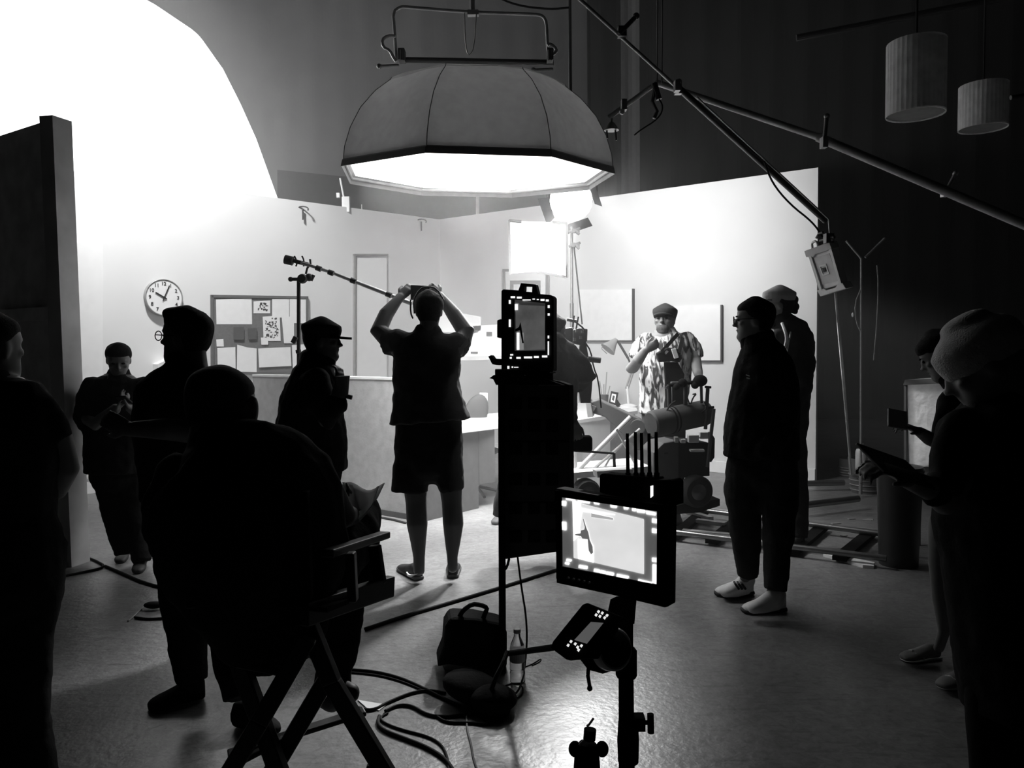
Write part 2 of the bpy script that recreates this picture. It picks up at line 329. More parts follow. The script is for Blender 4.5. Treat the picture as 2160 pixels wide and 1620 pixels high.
for (x, y), (x2, y2) in (((1738, 305), (1744, 245)), ((1994, 408), (2016, 366)), ((1428, 186), (1432, 172)), ((1316, 226), (1312, 236))):
    mb = MB(); mb.tube(W(x, y, 4.42), W(x2, y2, 4.42), .012); mb.box(W(x, y - 4, 4.42), (.03, .05, .06)); mb.ball(W(x2, y2, 4.42), .016); mb.build('clamp_pin', STEEL, t)
mb = MB(); mb.path([W(1384, 176, 4.95), W(1376, 215, 4.95), W(1386, 235, 4.95), W(1380, 250, 4.95)], .012, 8); mb.tube(W(1380, 176, 4.95), W(1390, 210, 4.95), .02); mb.build('pulley_block', DSTEEL, t)
mb = MB(); mb.path([W(1388, 205, 4.95), W(1400, 225, 4.95), W(1390, 250, 4.95), W(1350, 275, 5), W(1338, 285, 5)], .005, 6, smooth=2); mb.build('loose_cord', RUB, t)
mb = MB(); mb.tube(W(1290, 250, 5.1), W(1290, 268, 5.1), .008); mb.lathe([(.02, .04), (.045, 0), (.05, -.01)], W(1290, 272, 5.1), seg=14); mb.build('hook', STEEL, t)
mb = MB(); mb.path([W(1280, 275, 5.1), W(1281, 292, 5.1)], .006, 6); mb.build('hanging_strap', DSTEEL, t)
mb = MB(); mb.path([W(1298, 275, 5.1), W(1300, 296, 5.1)], .006, 6); mb.build('hanging_strap', DSTEEL, t)
for x in (1386, 1396):
    mb = MB(); mb.tube(W(x, 176, 4.95), W(x + 1, -60, 4.9), .005, 6); tag(mb.build('hanging_rope', GREY), 'thin rope holding the menace arm, %s of the pair' % ('left' if x == 1386 else 'right'), 'rope', 'ropes above the menace arm')
mb = MB(); mb.path([W(1040, -10, 6), W(1090, 12, 6), W(1160, 20, 6), W(1200, 16, 6)], .008, 6, smooth=2); tag(mb.build('power_cable', RUB), 'dark cable crossing the ceiling behind the softbox yoke', 'cable')

# panel lamp hanging on the boom
PP = plane3(W(1698, 530, 5.14), W(1755, 508, 4.9), W(1730, 625, 5.1))
t = thing('panel_lamp', 'small grey panel lamp hanging tilted from the end of the boom', 'light', W(1742, 570, 5))
body = [(1702, 530), (1754, 512), (1784, 606), (1734, 622)]
mb = MB(); mb.px(PP, [(1709, 540), (1757, 524), (1776, 598), (1731, 613)], -.05, .0); mb.build('back_housing', mat('lamp_grey', .8, .5), t, bevel=.004)
mb = MB(); mb.px(PP, [(1699, 529), (1752, 510), (1757, 524), (1742, 530), (1722, 536), (1718, 542), (1703, 542)], -.055, .012); mb.build('top_bracket', mat('lamp_dark', .5, .5), t, bevel=.003)
mb = MB(); mb.px(PP, [(1726, 612), (1740, 608), (1745, 612), (1765, 606), (1770, 598), (1780, 596), (1787, 608), (1733, 625)], -.055, .012); mb.build('bottom_bracket', mat('lamp_light', .8, .5), t, bevel=.003)
for q in ([(1709, 541), (1714, 539), (1737, 611), (1732, 613)], [(1752, 526), (1757, 524), (1778, 597), (1773, 599)]):
    mb = MB(); mb.px(PP, q, -.01, .014); mb.build('side_rail', WHT, t)
mb = MB(); mb.px(PP, [(1717, 544), (1750, 534), (1770, 592), (1736, 600)], 0, .004); mb.build('back_plate', mat('lamp_plate', .6, .5), t)
for f in ([(1729, 560), (1744, 556), (1751, 577), (1737, 582)],):
    cx = sum(p[0] for p in f) / 4; cy = sum(p[1] for p in f) / 4
    mb = MB()
    for i in range(4): 
        a, b = f[i], f[(i + 1) % 4]; ia = (cx + (a[0] - cx) * .72, cy + (a[1] - cy) * .72); ib = (cx + (b[0] - cx) * .72, cy + (b[1] - cy) * .72)
        mb.px(PP, [a, b, ib, ia], .004, .008)
    mb.build('label_frame', WHT, t)
    mb = MB(); mb.px(PP, [(cx + (a[0] - cx) * .4, cy + (a[1] - cy) * .4) for a in f], .004, .008); mb.build('label_mark', BLK, t)
for x, y, x2, y2 in ((1714, 525, 1722, 512), (1744, 514, 1752, 500)):
    mb = MB(); mb.path([PP.at(x, y), PP.at(x - 2, y2), PP.at(x2, y2 - 4), PP.at(x2 + 4, y - 6)], .008, 8, smooth=1); mb.build('handle', STEEL, t, smooth=2)
mb = MB(); mb.box(PP.at(1748, 503), (.05, .05, .06)); mb.tube(PP.at(1730, 508), PP.at(1760, 500), .01); mb.path([PP.at(1722, 502), PP.at(1728, 492), PP.at(1736, 490)], .008); mb.build('clamp', DSTEEL, t)
# rope / pole from the lamp to the bucket
mb = MB(); mb.tube(W(1763, 616, 5.05), W(1796, 1000, 7.5), .011); tag(mb.build('tie_down_pole', mat('pole_light', .5, .5)), 'slim pale pole leaning from the panel lamp down into the bucket', 'pole')

# drum lanterns
for (x, y0, y1, w, d, lab) in ((1931, 93, 243, 57, 5.2, 'large pleated grey drum lantern hanging at the upper right'), (2073, 182, 272, 46, 6.4, 'smaller dim drum lantern hanging at the right edge')):
    c = W(x, y1, d); h = (y1 - y0) * d / FPX; r = w * d / FPX
    t = thing('drum_lantern', lab, 'lantern', c, 'drum lanterns at the upper right')
    mb = MB(); n = 72; R0 = [r * (1 + (.012 if i % 2 else 0)) for i in range(n)]
    for zz in (0, h):
        pass
    lo = [mb.b.verts.new(c + V((R0[i] * math.cos(i * 6.2832 / n), R0[i] * math.sin(i * 6.2832 / n), 0))) for i in range(n)]
    hi = [mb.b.verts.new(c + V((R0[i] * math.cos(i * 6.2832 / n), R0[i] * math.sin(i * 6.2832 / n), h))) for i in range(n)]
    for i in range(n): mb.b.faces.new((lo[i], lo[(i + 1) % n], hi[(i + 1) % n], hi[i]))
    o = mb.build('shade', mat('lantern_cloth', .85, .8, leak=.5, bump=.2), t); s = o.modifiers.new('s', 'SOLIDIFY'); s.thickness = .006
    mb = MB(); mb.lathe([(r * .99, 0), (r * .99, .006)], c + V((0, 0, .01)), seg=48); mb.build('bottom_diffuser', mat('lantern_bottom', .22, .8), t)
    mb = MB(); mb.lathe([(r * .99, 0), (r * .99, .006)], c + V((0, 0, h - .02)), seg=48); mb.build('top_cap', mat('lantern_bottom', .22, .8), t)
    mb = MB(); mb.tube(c + V((0, 0, h - .02)), c + V((0, 0, 9.35 - c.z)), .008); mb.build('cord', RUB, t)
mb = MB(); mb.tube(W(1680, 80, 7.0), W(2200, -20, 6.6), .03); tag(mb.build('lighting_pipe', mat('pipe_dark', .03, .5)), 'horizontal black grid pipe just above the large drum lantern', 'pipe')
mb = MB(); mb.tube(W(2132, 206, 5), W(2190, 196, 5), .014); tag(mb.build('spigot_arm', DSTEEL), 'short metal arm poking in at the right edge beside the small lantern', 'arm')

# grip bits on and behind the set walls
mb = MB(); dk = mat('duct_grey', .03, .8, var=.2)
pB = VP(12.6, 850, 400); mb.px(pB, [(585, 358), (724, 372), (1180, 390), (1300, 420), (1300, 917), (585, 917)], 0, -.25); tag(mb.build('scenery_panel', dk), 'dark grey scenery panel standing behind the set walls', 'panel')
t = thing('radio_receiver', 'small white wireless receiver with aerial on top of the left set wall', 'receiver', WPL.at(731, 447))
c = WPL.at(733, 444) - NL * .03
mb = MB(); mb.box(c + V((0, 0, .08)), (.1, .06, .2)); mb.build('case', WHT, t, bevel=.006)
mb = MB(); mb.tube(c + V((-.03, 0, .18)), c + V((-.07, 0, .42)), .012); mb.build('aerial', WHT, t)
mb = MB(); mb.box(c + V((-.1, 0, .2)), (.04, .04, .06)); mb.build('knob', WHT, t)
mb = MB(); c = WPL.at(766, 450) - NL * .03; mb.tube(c - V((0, 0, .1)), c + V((0, 0, .12)), .006); tag(mb.build('short_rod', STEEL), 'short thin rod sticking up from the set wall right of the receiver', 'rod')
mb = MB(); c = VP(11.9, 1007, 440); mb.rect(c, 1004, 408, 1011, 930, -.02, .02); tag(mb.build('grey_post', mat('pipe_grey', .6, .5)), 'vertical grey post rising behind the set corner', 'post')
for x, y in ((636, 442), (886, 468)):
    p = WPL.at(x, y) + NL * .03; s = .07
    mb = MB(); mb.path([p + V((s * math.cos(a), 0, s * .5 * math.sin(a))) for a in [i * .5 for i in range(-1, 8)]], .009, 6); mb.tube(p, p - V((0, 0, .13)), .01)
    tag(mb.build('wall_hook', DSTEEL), 'small metal hook clamp on the top edge of the set wall, %s' % ('left of the receiver' if x < 700 else 'near the corner'), 'hook', 'hooks on the set wall')

# ================================================================= ON THE SET WALLS
# clock
cc = WPL.at(343, 628); R = 38.5 * (cc - CM.translation).dot(V((0, 1, 0))) / FPX
ux = V((-NL.y, NL.x, 0)).normalized(); ux = ux if ux.x > 0 else -ux; uz = V((0, 0, 1))
t = thing('wall_clock', 'round white wall clock with dark numerals left of the pin board', 'clock', cc)
mb = MB(); mb.lathe([(R, 0), (R, .05), (R * .97, .055), (R * .93, .05), (R * .93, .0)], cc, NL, 48); mb.build('case', mat('clock_rim', .3, .4), t, smooth=True)
mb = MB(); mb.lathe([(R * .94, .0), (R * .94, .046)], cc, NL, 48); mb.build('dial', WHT, t)
mb = MB()
for n in range(1, 13):
    a = n * math.pi / 6; text_mb(mb, str(n), cc + NL * .047 + ux * math.sin(a) * R * .74 + uz * math.cos(a) * R * .74, ux, uz, R * .27, NL)
mb.build('numerals', BLK, t)
def hand_(nm, ang, L, w):
    a = math.radians(ang); e = ux * math.sin(a) + uz * math.cos(a); q = ux * math.cos(a) - uz * math.sin(a); c = cc + NL * .051
    mb = MB(); mb.poly([c - e * L * .28 - q * w, c - e * L * .28 + q * w, c + e * L + q * w, c + e * L - q * w], NL * .003); mb.build(nm, BLK, t)
hand_('minute_hand', 24, R * .72, .005); hand_('hour_hand', 300, R * .52, .007)
mb = MB(); mb.lathe([(.012, 0), (.012, .06)], cc, NL, 12); mb.build('hub', BLK, t)
# pin board
t = thing('pin_board', 'framed cork pin board covered with sheets of paper on the left set wall', 'board', WPL.at(546, 790))
mb = MB(); mb.px(WPL, [(448, 628), (644, 630), (645, 782), (449, 786)], .005, .02); mb.build('cork_panel', mat('cork', .16, .9, var=.15, scale=40), t)
for q in ([(443, 622), (648, 625), (648, 631), (443, 628)], [(443, 786), (648, 781), (648, 787), (443, 791)], [(443, 622), (449, 622), (450, 791), (444, 791)], [(643, 625), (648, 625), (649, 786), (644, 786)]):
    mb = MB(); mb.px(WPL, q, .0, .03); mb.build('frame', mat('board_frame', .13, .5), t, bevel=.003)
P_ = [('wide blank sheet at the upper left of the pin board', [(454, 632), (529, 630), (530, 684), (455, 684)]),
      ('sheet with a dark photo print at the top middle of the pin board', [(533, 636), (568, 634), (568, 661), (533, 661)]),
      ('tall blank sheet right of the photo print on the pin board', [(572, 631), (608, 631), (608, 670), (572, 670)]),
      ('blank sheet at the top right corner of the pin board', [(609, 631), (643, 632), (643, 682), (609, 682)]),
      ('printed sheet of small pictures in the middle of the pin board', [(552, 668), (588, 666), (590, 719), (554, 719)]),
      ('tall blank strip hanging right of the printed sheet on the pin board', [(592, 668), (618, 668), (618, 724), (597, 724)]),
      ('small white note at the left edge of the pin board', [(454, 716), (469, 715), (470, 731), (455, 731)]),
      ('small note overlapping the bottom of the printed sheet', [(548, 712), (563, 712), (563, 727), (549, 727)]),
      ('blank sheet at the lower left of the pin board', [(456, 734), (494, 732), (495, 784), (457, 786)]),
      ('curled blank sheet at the bottom of the pin board left of centre', [(498, 727), (520, 733), (539, 735), (539, 785), (497, 784)]),
      ('wide blank sheet at the bottom of the pin board right of centre', [(542, 735), (610, 732), (612, 772), (544, 775)]),
      ('blank sheet at the lower right corner of the pin board', [(613, 728), (643, 726), (644, 776), (615, 777)]),
      ('dark square card left of centre on the pin board', [(490, 690), (512, 690), (512, 717), (490, 717)]),
      ('dark card beside the square card on the pin board', [(520, 693), (539, 692), (539, 716), (521, 716)])]
ppl = []
for i, (lab, q) in enumerate(P_):
    mb = MB(); mb.px(WPL, q, .021 + .001 * i, .0225 + .001 * i)
    o = mb.build('paper_sheet', mat('dark_card', .1, .8) if i > 11 else PAPER); tag(o, lab, 'paper', 'papers on the pin board'); ppl.append(o)
rnd = random.Random(3)
for i, (x0, y0, x1, y1, n) in ((1, (541, 638, 564, 656, 26)), (4, (556, 670, 586, 716, 60))):
    mb = MB()
    for _ in range(n):
        x, y = rnd.uniform(x0, x1 - 3), rnd.uniform(y0, y1 - 3); mb.rect(WPL, x, y, x + rnd.uniform(1, 5), y + rnd.uniform(1, 4), .022 + .001 * i, .0232 + .001 * i + _ * 2e-5)
    mb.build('print', mat('ink', .05, .8), ppl[i])
mb = MB(); mb.px(WPL, [(322, 768), (356, 752), (358, 790), (322, 790)], .0, .15); tag(mb.build('wall_box', WHT), 'small pale box on the set wall behind the chin of the person in glasses', 'box')
# right wall boards
for lab, x0, y0, x1, y1, g in (('large blank white board on the right set wall, nearer the corner', 1222, 611, 1337, 719, .8), ('second blank white board on the right set wall behind the person in the patterned shirt', 1424, 645, 1523, 761, .8)):
    t = thing('white_board', lab, 'board', WPR.at((x0 + x1) / 2, y1), 'blank boards on the right set wall')
    mb = MB(); mb.rect(WPR, x0, y0, x1, y1, .0, .03); mb.build('panel', PAPER, t)
    mb = MB(); mb.rect(WPR, x1 - 1, y0 - 2, x1 + 2, y1 + 2, .0, .04); mb.build('side_frame', DGREY, t)
    mb = MB(); mb.rect(WPR, x0, y1 - 1, x1, y1 + 1.5, .0, .04); mb.build('bottom_frame', DGREY, t)
# framed picture at the corner
t = thing('framed_picture', 'dark framed picture with pale mount on the wall above the tall monitor', 'picture', WPR.at(1110, 680))
mb = MB(); mb.rect(WPR, 1064, 570, 1160, 690, 0, .02); mb.build('mount', PAPER, t)
for q in ((1063, 570, 1068, 690), (1154, 570, 1160, 690), (1063, 568, 1160, 573), (1063, 687, 1160, 692)):
    mb = MB(); mb.rect(WPR, *q, 0, .035); mb.build('frame', mat('board_frame', .13, .5), t)
mb = MB(); mb.rect(WPR, 1078, 592, 1142, 660, .02, .026); mb.build('picture_border', mat('dark_card', .1, .8), t)
mb = MB(); mb.rect(WPR, 1086, 600, 1136, 652, .026, .03); mb.build('picture', PAPER, t)

# diffusion frame on stand
DP = VP(6.9, 1135, 520)
t = thing('diffusion_frame', 'square white diffusion frame on a stand in front of the corner of the set', 'diffuser', G(1210, 1082))
mb = MB(); mb.px(DP, [(1075, 466), (1193, 470), (1194, 584), (1130, 573), (1077, 577)], 0, .008); mb.build('diffusion_cloth', mat('silk', .85, .7, emit=0, var=.02), t)
for a, b in (((1074, 464), (1076, 580)), ((1195, 470), (1196, 586)), ((1074, 465), (1100, 467)), ((1165, 469), (1196, 471)), ((1193, 585), (1135, 574))):
    mb = MB(); mb.bar(DP.at(*a) + V((0, -.01, 0)), DP.at(*b) + V((0, -.01, 0)), .02); mb.build('frame_bar', DGREY, t)
mb = MB(); mb.px(DP, [(1188, 560), (1196, 560), (1196, 586), (1184, 582)], .01, .02); mb.build('corner_flap', GREY, t)
mb = MB(); mb.tube(G(1207, 1082), W(1206, 478, 6.95), .012); mb.tube(W(1206, 640, 6.95), G(1209, 1082), .018); mb.build('stand_pole', DSTEEL, t, smooth=True)
for x, y in ((1214, 487), (1214, 517)):
    mb = MB(); mb.tube(W(1200, y + 3, 6.9), W(1224, y - 5, 6.9), .012); mb.box(W(1214, y, 6.88), (.07, .05, .035)); mb.tube(W(1214, y, 6.8), W(1222, y + 8, 6.8), .012); mb.build('grip_head', DGREY, t)
mb = MB(); mb.tube(W(1211, 522, 6.95), W(1228, 684, 7.0), .007); mb.build('cable', RUB, t)
for a in (0, 2.1, 4.2):
    mb = MB(); f = G(1208, 1082); mb.tube(f + V((0, 0, .3)), f + V((math.cos(a) * .35, math.sin(a) * .35, .02)), .012); mb.build('leg', DSTEEL, t)

# ================================================================= DESKS AND PARTITION
cp = [G(540, 1040), G(893, 1101)]
PH = 1.22
t = thing('office_partition', 'low grey fabric office partition behind the walking person in the cap', 'partition', G(700, 1070))
nP = (cp[1] - cp[0]).normalized(); nP = V((-nP.y, nP.x, 0)); nP = nP if nP.y > 0 else -nP
mb = MB(); mb.poly([cp[0], cp[1], cp[1] + nP * .06, cp[0] + nP * .06], (0, 0, PH - .02)); mb.build('panel', mat('partition_cloth', .45, .9, bump=.1), t)
mb = MB(); up = V((0, 0, PH - .02)); mb.poly([cp[0] + up - nP * .005, cp[1] + up - nP * .005, cp[1] + up + nP * .065, cp[0] + up + nP * .065], (0, 0, .02)); mb.build('top_cap', WHT, t)
mb = MB(); mb.poly([cp[0] - nP * .012, cp[1] - nP * .012, cp[1], cp[0]], (0, 0, .05)); mb.build('foot_strip', DGREY, t)
# counter desk
a, b = cp[1], G(1045, 1066); ctM = mat('desk_side', .09, .7)
td = (b - a).normalized(); nD = V((-td.y, td.x, 0)); nD = nD if nD.y > 0 else -nD
t = thing('reception_desk', 'desk with thick white top and grey front panel right of the partition', 'desk', a)
nPl = Pl(a, -nD)
mb = MB(); 
m1 = nPl.at(1010, 1070); 
for q in ([a, G(1010, 1072), G(1010, 1072) + nD * .03, a + nD * .03],): mb.poly([V((p.x, p.y, 0)) for p in q], (0, 0, .72))
mb.poly([G(1010, 1072) + V((0, 0, .22)), b + V((0, 0, .22)), b + nD * .03 + V((0, 0, .22)), G(1010, 1072) + nD * .03 + V((0, 0, .22))], (0, 0, .5)); mb.build('front_panel', ctM, t)
mb = MB(); e = b + td * .9; mb.poly([a + V((0, 0, .715)) - nD * .03, e + V((0, 0, .715)) - nD * .03, e + nD * .75 + V((0, 0, .715)), a + nD * .75 + V((0, 0, .715))], (0, 0, .05)); mb.build('desk_top', WHT, t, bevel=.005)
mb = MB(); mb.poly([e - td * .04, e, e + nD * .7, e + nD * .7 - td * .04], (0, 0, .715)); mb.build('end_panel', ctM, t)
mb = MB(); q = G(1011, 1072); mb.bar(q + V((0, 0, .22)) - nD * .004, q + V((0, 0, .71)) - nD * .004, .006); mb.build('panel_joint', DGREY, t)
# wall units seen between person and monitor
UP = VP(8.6, 980, 700)
mb = MB(); mb.px(UP, [(922, 651), (1014, 668), (1014, 697), (1000, 703), (922, 700)], 0, -.3); tag(mb.build('storage_box', WHT), 'white lidded storage box on the shelf right of the raised arms', 'box')
t = thing('wall_shelf', 'white wall shelf unit with papers between the person in shorts and the monitor', 'shelf', UP.at(1000, 760))
mb = MB(); mb.px(UP, [(960, 690), (1060, 684), (1060, 757), (960, 757)], 0, -.3); mb.build('cabinet', PAPER, t)
mb = MB(); mb.px(UP, [(960, 752), (1062, 750), (1062, 758), (960, 760)], 0, .06); mb.build('ledge', mat('ledge_grey', .5, .6), t)
for q in ((991, 697, 1008, 701), (993, 742, 1008, 746), (1026, 700, 1038, 709)):
    mb = MB(); mb.rect(UP, *q, 0, .01); mb.build('handle', DGREY, t)
mb = MB(); mb.px(VP(8.3, 1010, 850), [(1012, 828), (1029, 829), (1028, 862), (1011, 860)], 0, .01); o = mb.build('wall_note', PAPER); tag(o, 'small printed note pinned above the reception desk', 'paper')
mb = MB(); mb.rect(VP(8.27, 1010, 850), 1020, 848, 1027, 853, 0, .004); mb.build('print', mat('ink', .05, .8), o)
t = thing('office_chair', 'grey chair back showing above the reception desk', 'chair', G(1005, 1030))
cx = W(1006, 890, 7.7)
mb = MB(); mb.ball(W(1003, 872, 7.7), (.12, .04, .2), Matrix.Rotation(.35, 3, 'Y')); mb.build('backrest', mat('chair_grey', .03, .7), t, smooth=2)
mb = MB(); mb.ball(V((cx.x, cx.y - .15, .45)), (.24, .24, .04)); mb.build('seat', mat('chair_grey', .03, .7), t, smooth=2)
mb = MB(); mb.tube(V((cx.x, cx.y - .15, .08)), V((cx.x, cx.y - .15, .44)), .025)
for i in range(5): mb.tube(V((cx.x, cx.y - .15, .1)), V((cx.x + .26 * math.cos(i * 1.257), cx.y - .15 + .26 * math.sin(i * 1.257), .04)), .015)
mb.tube(V((cx.x, cx.y + .05, .44)), V((cx.x, cx.y + .05, .85)), .015); mb.build('base', DSTEEL, t)
# right desk
DH = .76
def Z(x, y, z): return G(x, y, z)
A, B, Cc, D = Z(1175, 893, DH), Z(1345, 866, DH), Z(1340, 855, DH), Z(1165, 848, DH)
t = thing('writing_desk', 'white office desk with pale drawer front behind the camera operator', 'desk', V((A.x, A.y, 0)))
mb = MB(); mb.poly([A, B, Cc, D], (0, 0, -.035)); mb.build('desk_top', WHT, t)
fA, fB = V((A.x + .05, A.y + .05, 0)), V((B.x - .02, B.y + .05, 0)); tm = fA.lerp(fB, .62)
mb = MB(); mb.poly([fA, tm, tm + V((0, .5, 0)), fA + V((0, .5, 0))], (0, 0, DH - .036)); mb.build('drawer_unit', WHT, t)
mb = MB(); mb.poly([tm + V((.0, 0, 0)), fB, fB + V((0, .04, 0)), tm + V((0, .04, 0))], (0, 0, DH - .036)); mb.build('modesty_panel', mat('desk_panel', .3, .7), t)
mb = MB(); mb.poly([fA + V((.03, -.01, .1)), tm + V((-.06, -.01, .1)), tm + V((-.06, 0, .1)), fA + V((.03, 0, .1))], (0, 0, .5)); mb.build('drawer_front', mat('drawer_front', .75, .5, var=.02), t)
# desk things
def onDesk(x, y, z=DH): return G(x, y, z)
c = onDesk(1274, 858); t = thing('pencil_cup', 'dark pencil cup with pencils and scissors on the writing desk', 'cup', c)
mb = MB(); mb.lathe([(.045, 0), (.055, .14), (.05, .14), (.042, .01)], c, seg=20); mb.build('cup', DGREY, t)
for dx, h in ((-.02, .3), (.015, .4), (.03, .24), (.0, .26)):
    mb = MB(); mb.tube(c + V((dx * .4, 0, .02)), c + V((dx * 2.4, .01, h)), .006); mb.build('pencil', GREY, t)
c = onDesk(1292, 859); PF = Pl(c + V((0, 0, 0)), (-.35, -1, .1)); t = thing('photo_frame', 'small dark photo frame standing on the writing desk', 'frame', c)
q = [(1284, 850), (1289, 825), (1304, 828), (1299, 855)]
mb = MB(); mb.px(PF, q, -.02, 0); mb.build('frame', BLK, t)
mb = MB(); mb.px(PF, [(1288, 847), (1291, 830), (1300, 832), (1297, 850)], 0, .004); mb.build('picture', PAPER, t)
mb = MB(); mb.px(PF, [(1291, 843), (1293, 834), (1297, 835), (1295, 846)], .004, .007); mb.build('print', mat('ink', .05, .8), t)
mb = MB(); mb.poly([c + V((.04, .0, 0)), c + V((.12, .08, 0)), c + V((.05, .02, .1))], (0, .01, 0)); mb.build('easel_back', BLK, t)
c = onDesk(1326, 859); LP = VP(7.6, 1326, 846)
t = thing('desk_lamp', 'jointed desk lamp with cone shade reaching over the writing desk', 'lamp', c)
dd = (c - CM.translation).dot(ray(1080, 810).normalized())
L_ = lambda x, y: W(x, y, dd)
mb = MB(); mb.lathe([(.1, 0), (.1, .02), (.03, .04)], c, seg=24); mb.build('base', WHT, t)
mb = MB(); mb.tube(c + V((0, 0, .03)), L_(1323, 815), .014); mb.build('post', WHT, t)
mb = MB(); mb.tube(L_(1320, 820), L_(1334, 778), .011); mb.tube(L_(1324, 822), L_(1338, 780), .009); mb.build('lower_arm', GREY, t)
mb = MB(); mb.tube(L_(1336, 782), L_(1325, 756), .011); mb.tube(L_(1325, 756), L_(1303, 719), .014); mb.build('upper_arm', DGREY, t)
ax = (L_(1290, 746) - L_(1298, 722)).normalized() + V((-.5, -.2, 0))
mb = MB(); mb.lathe([(.02, -.02), (.03, .0), (.05, .05), (.095, .14)], L_(1298, 718), ax, 24); o = mb.build('shade', GREY, t, smooth=True)
mb = MB(); mb.path([L_(1300, 719), L_(1283, 720), L_(1266, 733), L_(1280, 746)], .006, 6, smooth=1); mb.build('spring_cord', GREY, t)

# ================================================================= BOOM MIC ON STAND
t = thing('boom_microphone', 'boom microphone on a long pole pointing left above the cap of the walking person', 'microphone', W(628, 770, 5.6))
mb = MB(); mb.path([W(632, 553, 5.6), W(700, 575, 5.5), W(780, 606, 5.4), W(868, 640, 5.3)], [.011, .012, .014, .016], 10); mb.build('boom_pole', mat('pipe_grey', .6, .5), t, smooth=True)
for x, y in ((672, 566), (698, 575), (745, 592), (820, 621)):
    mb = MB(); q = W(x, y, 5.5 - (x - 632) * .0012); mb.tube(q + V((-.018, 0, .006)), q + V((.018, 0, -.008)), .019); mb.build('locking_collar', DGREY, t)
mb = MB(); mb.tube(W(603, 546, 5.6), W(650, 558, 5.6), .015); mb.build('microphone_body', BLK, t, smooth=True)
mb = MB(); mb.tube(W(601, 547, 5.6), W(618, 551, 5.6), .033); mb.build('foam_windshield', mat('foam', .04, 1, bump=.5), t, smooth=True)
for x in (624, 640):
    mb = MB(); mb.path([W(x - 3, 540, 5.6), W(x, 546, 5.6), W(x + 2, 558, 5.6), W(x, 562, 5.6)], .006, 6); mb.build('shock_ring', BLK, t)
mb = MB(); mb.path([W(654, 547, 5.6), W(655, 556, 5.6), W(648, 566, 5.6), W(645, 578, 5.6)], .008, 6); mb.build('fork_rest', BLK, t)
f = G(630, 1160)
t = thing('light_stand', 'black light stand with grip head carrying the boom microphone', 'stand', f)
mb = MB(); mb.tube(f + V((0, 0, .02)), W(630, 590, 5.6), .014); mb.build('pole', BLK, t, smooth=True)
mb = MB(); mb.tube(W(612, 589, 5.6), W(652, 589, 5.6), .012); mb.lathe([(.03, -.03), (.036, 0), (.03, .03)], W(638, 588, 5.58), (0, 1, 0), 16); mb.ball(W(652, 585, 5.6), .028); mb.tube(W(656, 592, 5.6), W(662, 580, 5.6), .012); mb.ball(W(613, 589, 5.6), .018); mb.build('grip_head', BLK, t)
mb = MB(); mb.box(W(621, 717, 5.58), (.03, .03, .05), Matrix.Rotation(.5, 3, 'Y')); mb.tube(W(629, 738, 5.6), W(630, 745, 5.6), .02); mb.build('collar_knob', BLK, t)
for a in (.4, 2.5, 4.6):
    mb = MB(); mb.tube(f + V((0, 0, .45)), f + V((math.cos(a) * .4, math.sin(a) * .4, .02)), .012); mb.build('leg', BLK, t)

# ================================================================= MONITOR CART
md = 3.5
MP = plane3(W(1058, 612, 3.52), W(1165, 624, 3.42), W(1052, 760, 3.52))
t = thing('director_monitor', 'tall narrow production monitor in a black cage with a carry handle on the stand', 'monitor', W(1108, 770, 3.5))
mb = MB(); mb.px(MP, [(1057, 613), (1061, 610), (1092, 612), (1138, 620), (1162, 622), (1167, 627), (1167, 782), (1057, 782)], -.05, 0); mb.build('cage', BLK, t, bevel=.004)
# handle (frame with a hole)
mb = MB()
for q in ([(1093, 614), (1099, 597), (1106, 602), (1105, 616)], [(1098, 597), (1130, 600), (1128, 604), (1103, 603)], [(1123, 602), (1130, 600), (1135, 619), (1122, 617)]): mb.px(MP, q, -.03, .0)
mb.px(MP, [(1094, 614), (1134, 617), (1135, 623), (1094, 620)], -.03, 0); mb.build('carry_handle', BLK, t)
mb = MB(); mb.px(MP, [(1050, 676), (1058, 673), (1058, 714), (1050, 712)], -.06, .01); mb.build('side_unit', BLK, t, bevel=.003)
def ui(pl, quads, nm, m, par, h=.003):
    mb = MB()
    for q in quads: mb.rect(pl, *q, h, h + .0015) if len(q) == 4 and not hasattr(q[0], '__len__') else mb.px(pl, q, h, h + .0015)
    return mb.build(nm, m, par)
scr = ui(MP, [[(1086, 632), (1150, 640), (1150, 740), (1086, 740)]], 'screen', emis('screen_black', .012), t, .0)
ui(MP, [[(1088, 643), (1149, 646), (1149, 737), (1090, 739)]], 'live_picture', mat('screen_grey', .5, .5, emit=.075, var=.35, scale=9), t, .002)
ui(MP, [(1087, 642, 1093, 654), (1091, 702, 1096, 738)], 'picture_highlight', emis('screen_white', 1.4), t, .004)
ui(MP, [(1097, 702, 1105, 738)], 'picture_midtone', emis('screen_mid', .2), t, .004)
ui(MP, [[(1096, 690), (1099, 680), (1101, 690), (1106, 724), (1103, 724), (1098, 697), (1088, 700), (1088, 695)]], 'picture_figure', BLK, t, .006)
w_ = [(1078, 625, 1087, 629), (1091, 626, 1101, 630), (1103, 632, 1120, 634), (1124, 630, 1129, 632), (1133, 631, 1137, 633), (1141, 631, 1149, 635), (1152, 632, 1158, 636), (1074, 633, 1078, 641), (1074, 674, 1078, 690),
      (1156, 644, 1160, 650), (1156, 661, 1160, 666), (1156, 708, 1159, 714), (1156, 720, 1158.5, 749), (1077, 747, 1083, 750), (1076, 753, 1080, 757), (1090, 753, 1099, 757), (1106, 752, 1123, 756), (1127, 751, 1137, 755), (1144, 750, 1155, 754)]
ui(MP, w_, 'screen_readouts', emis('readout_white', 1.1), t, .003)
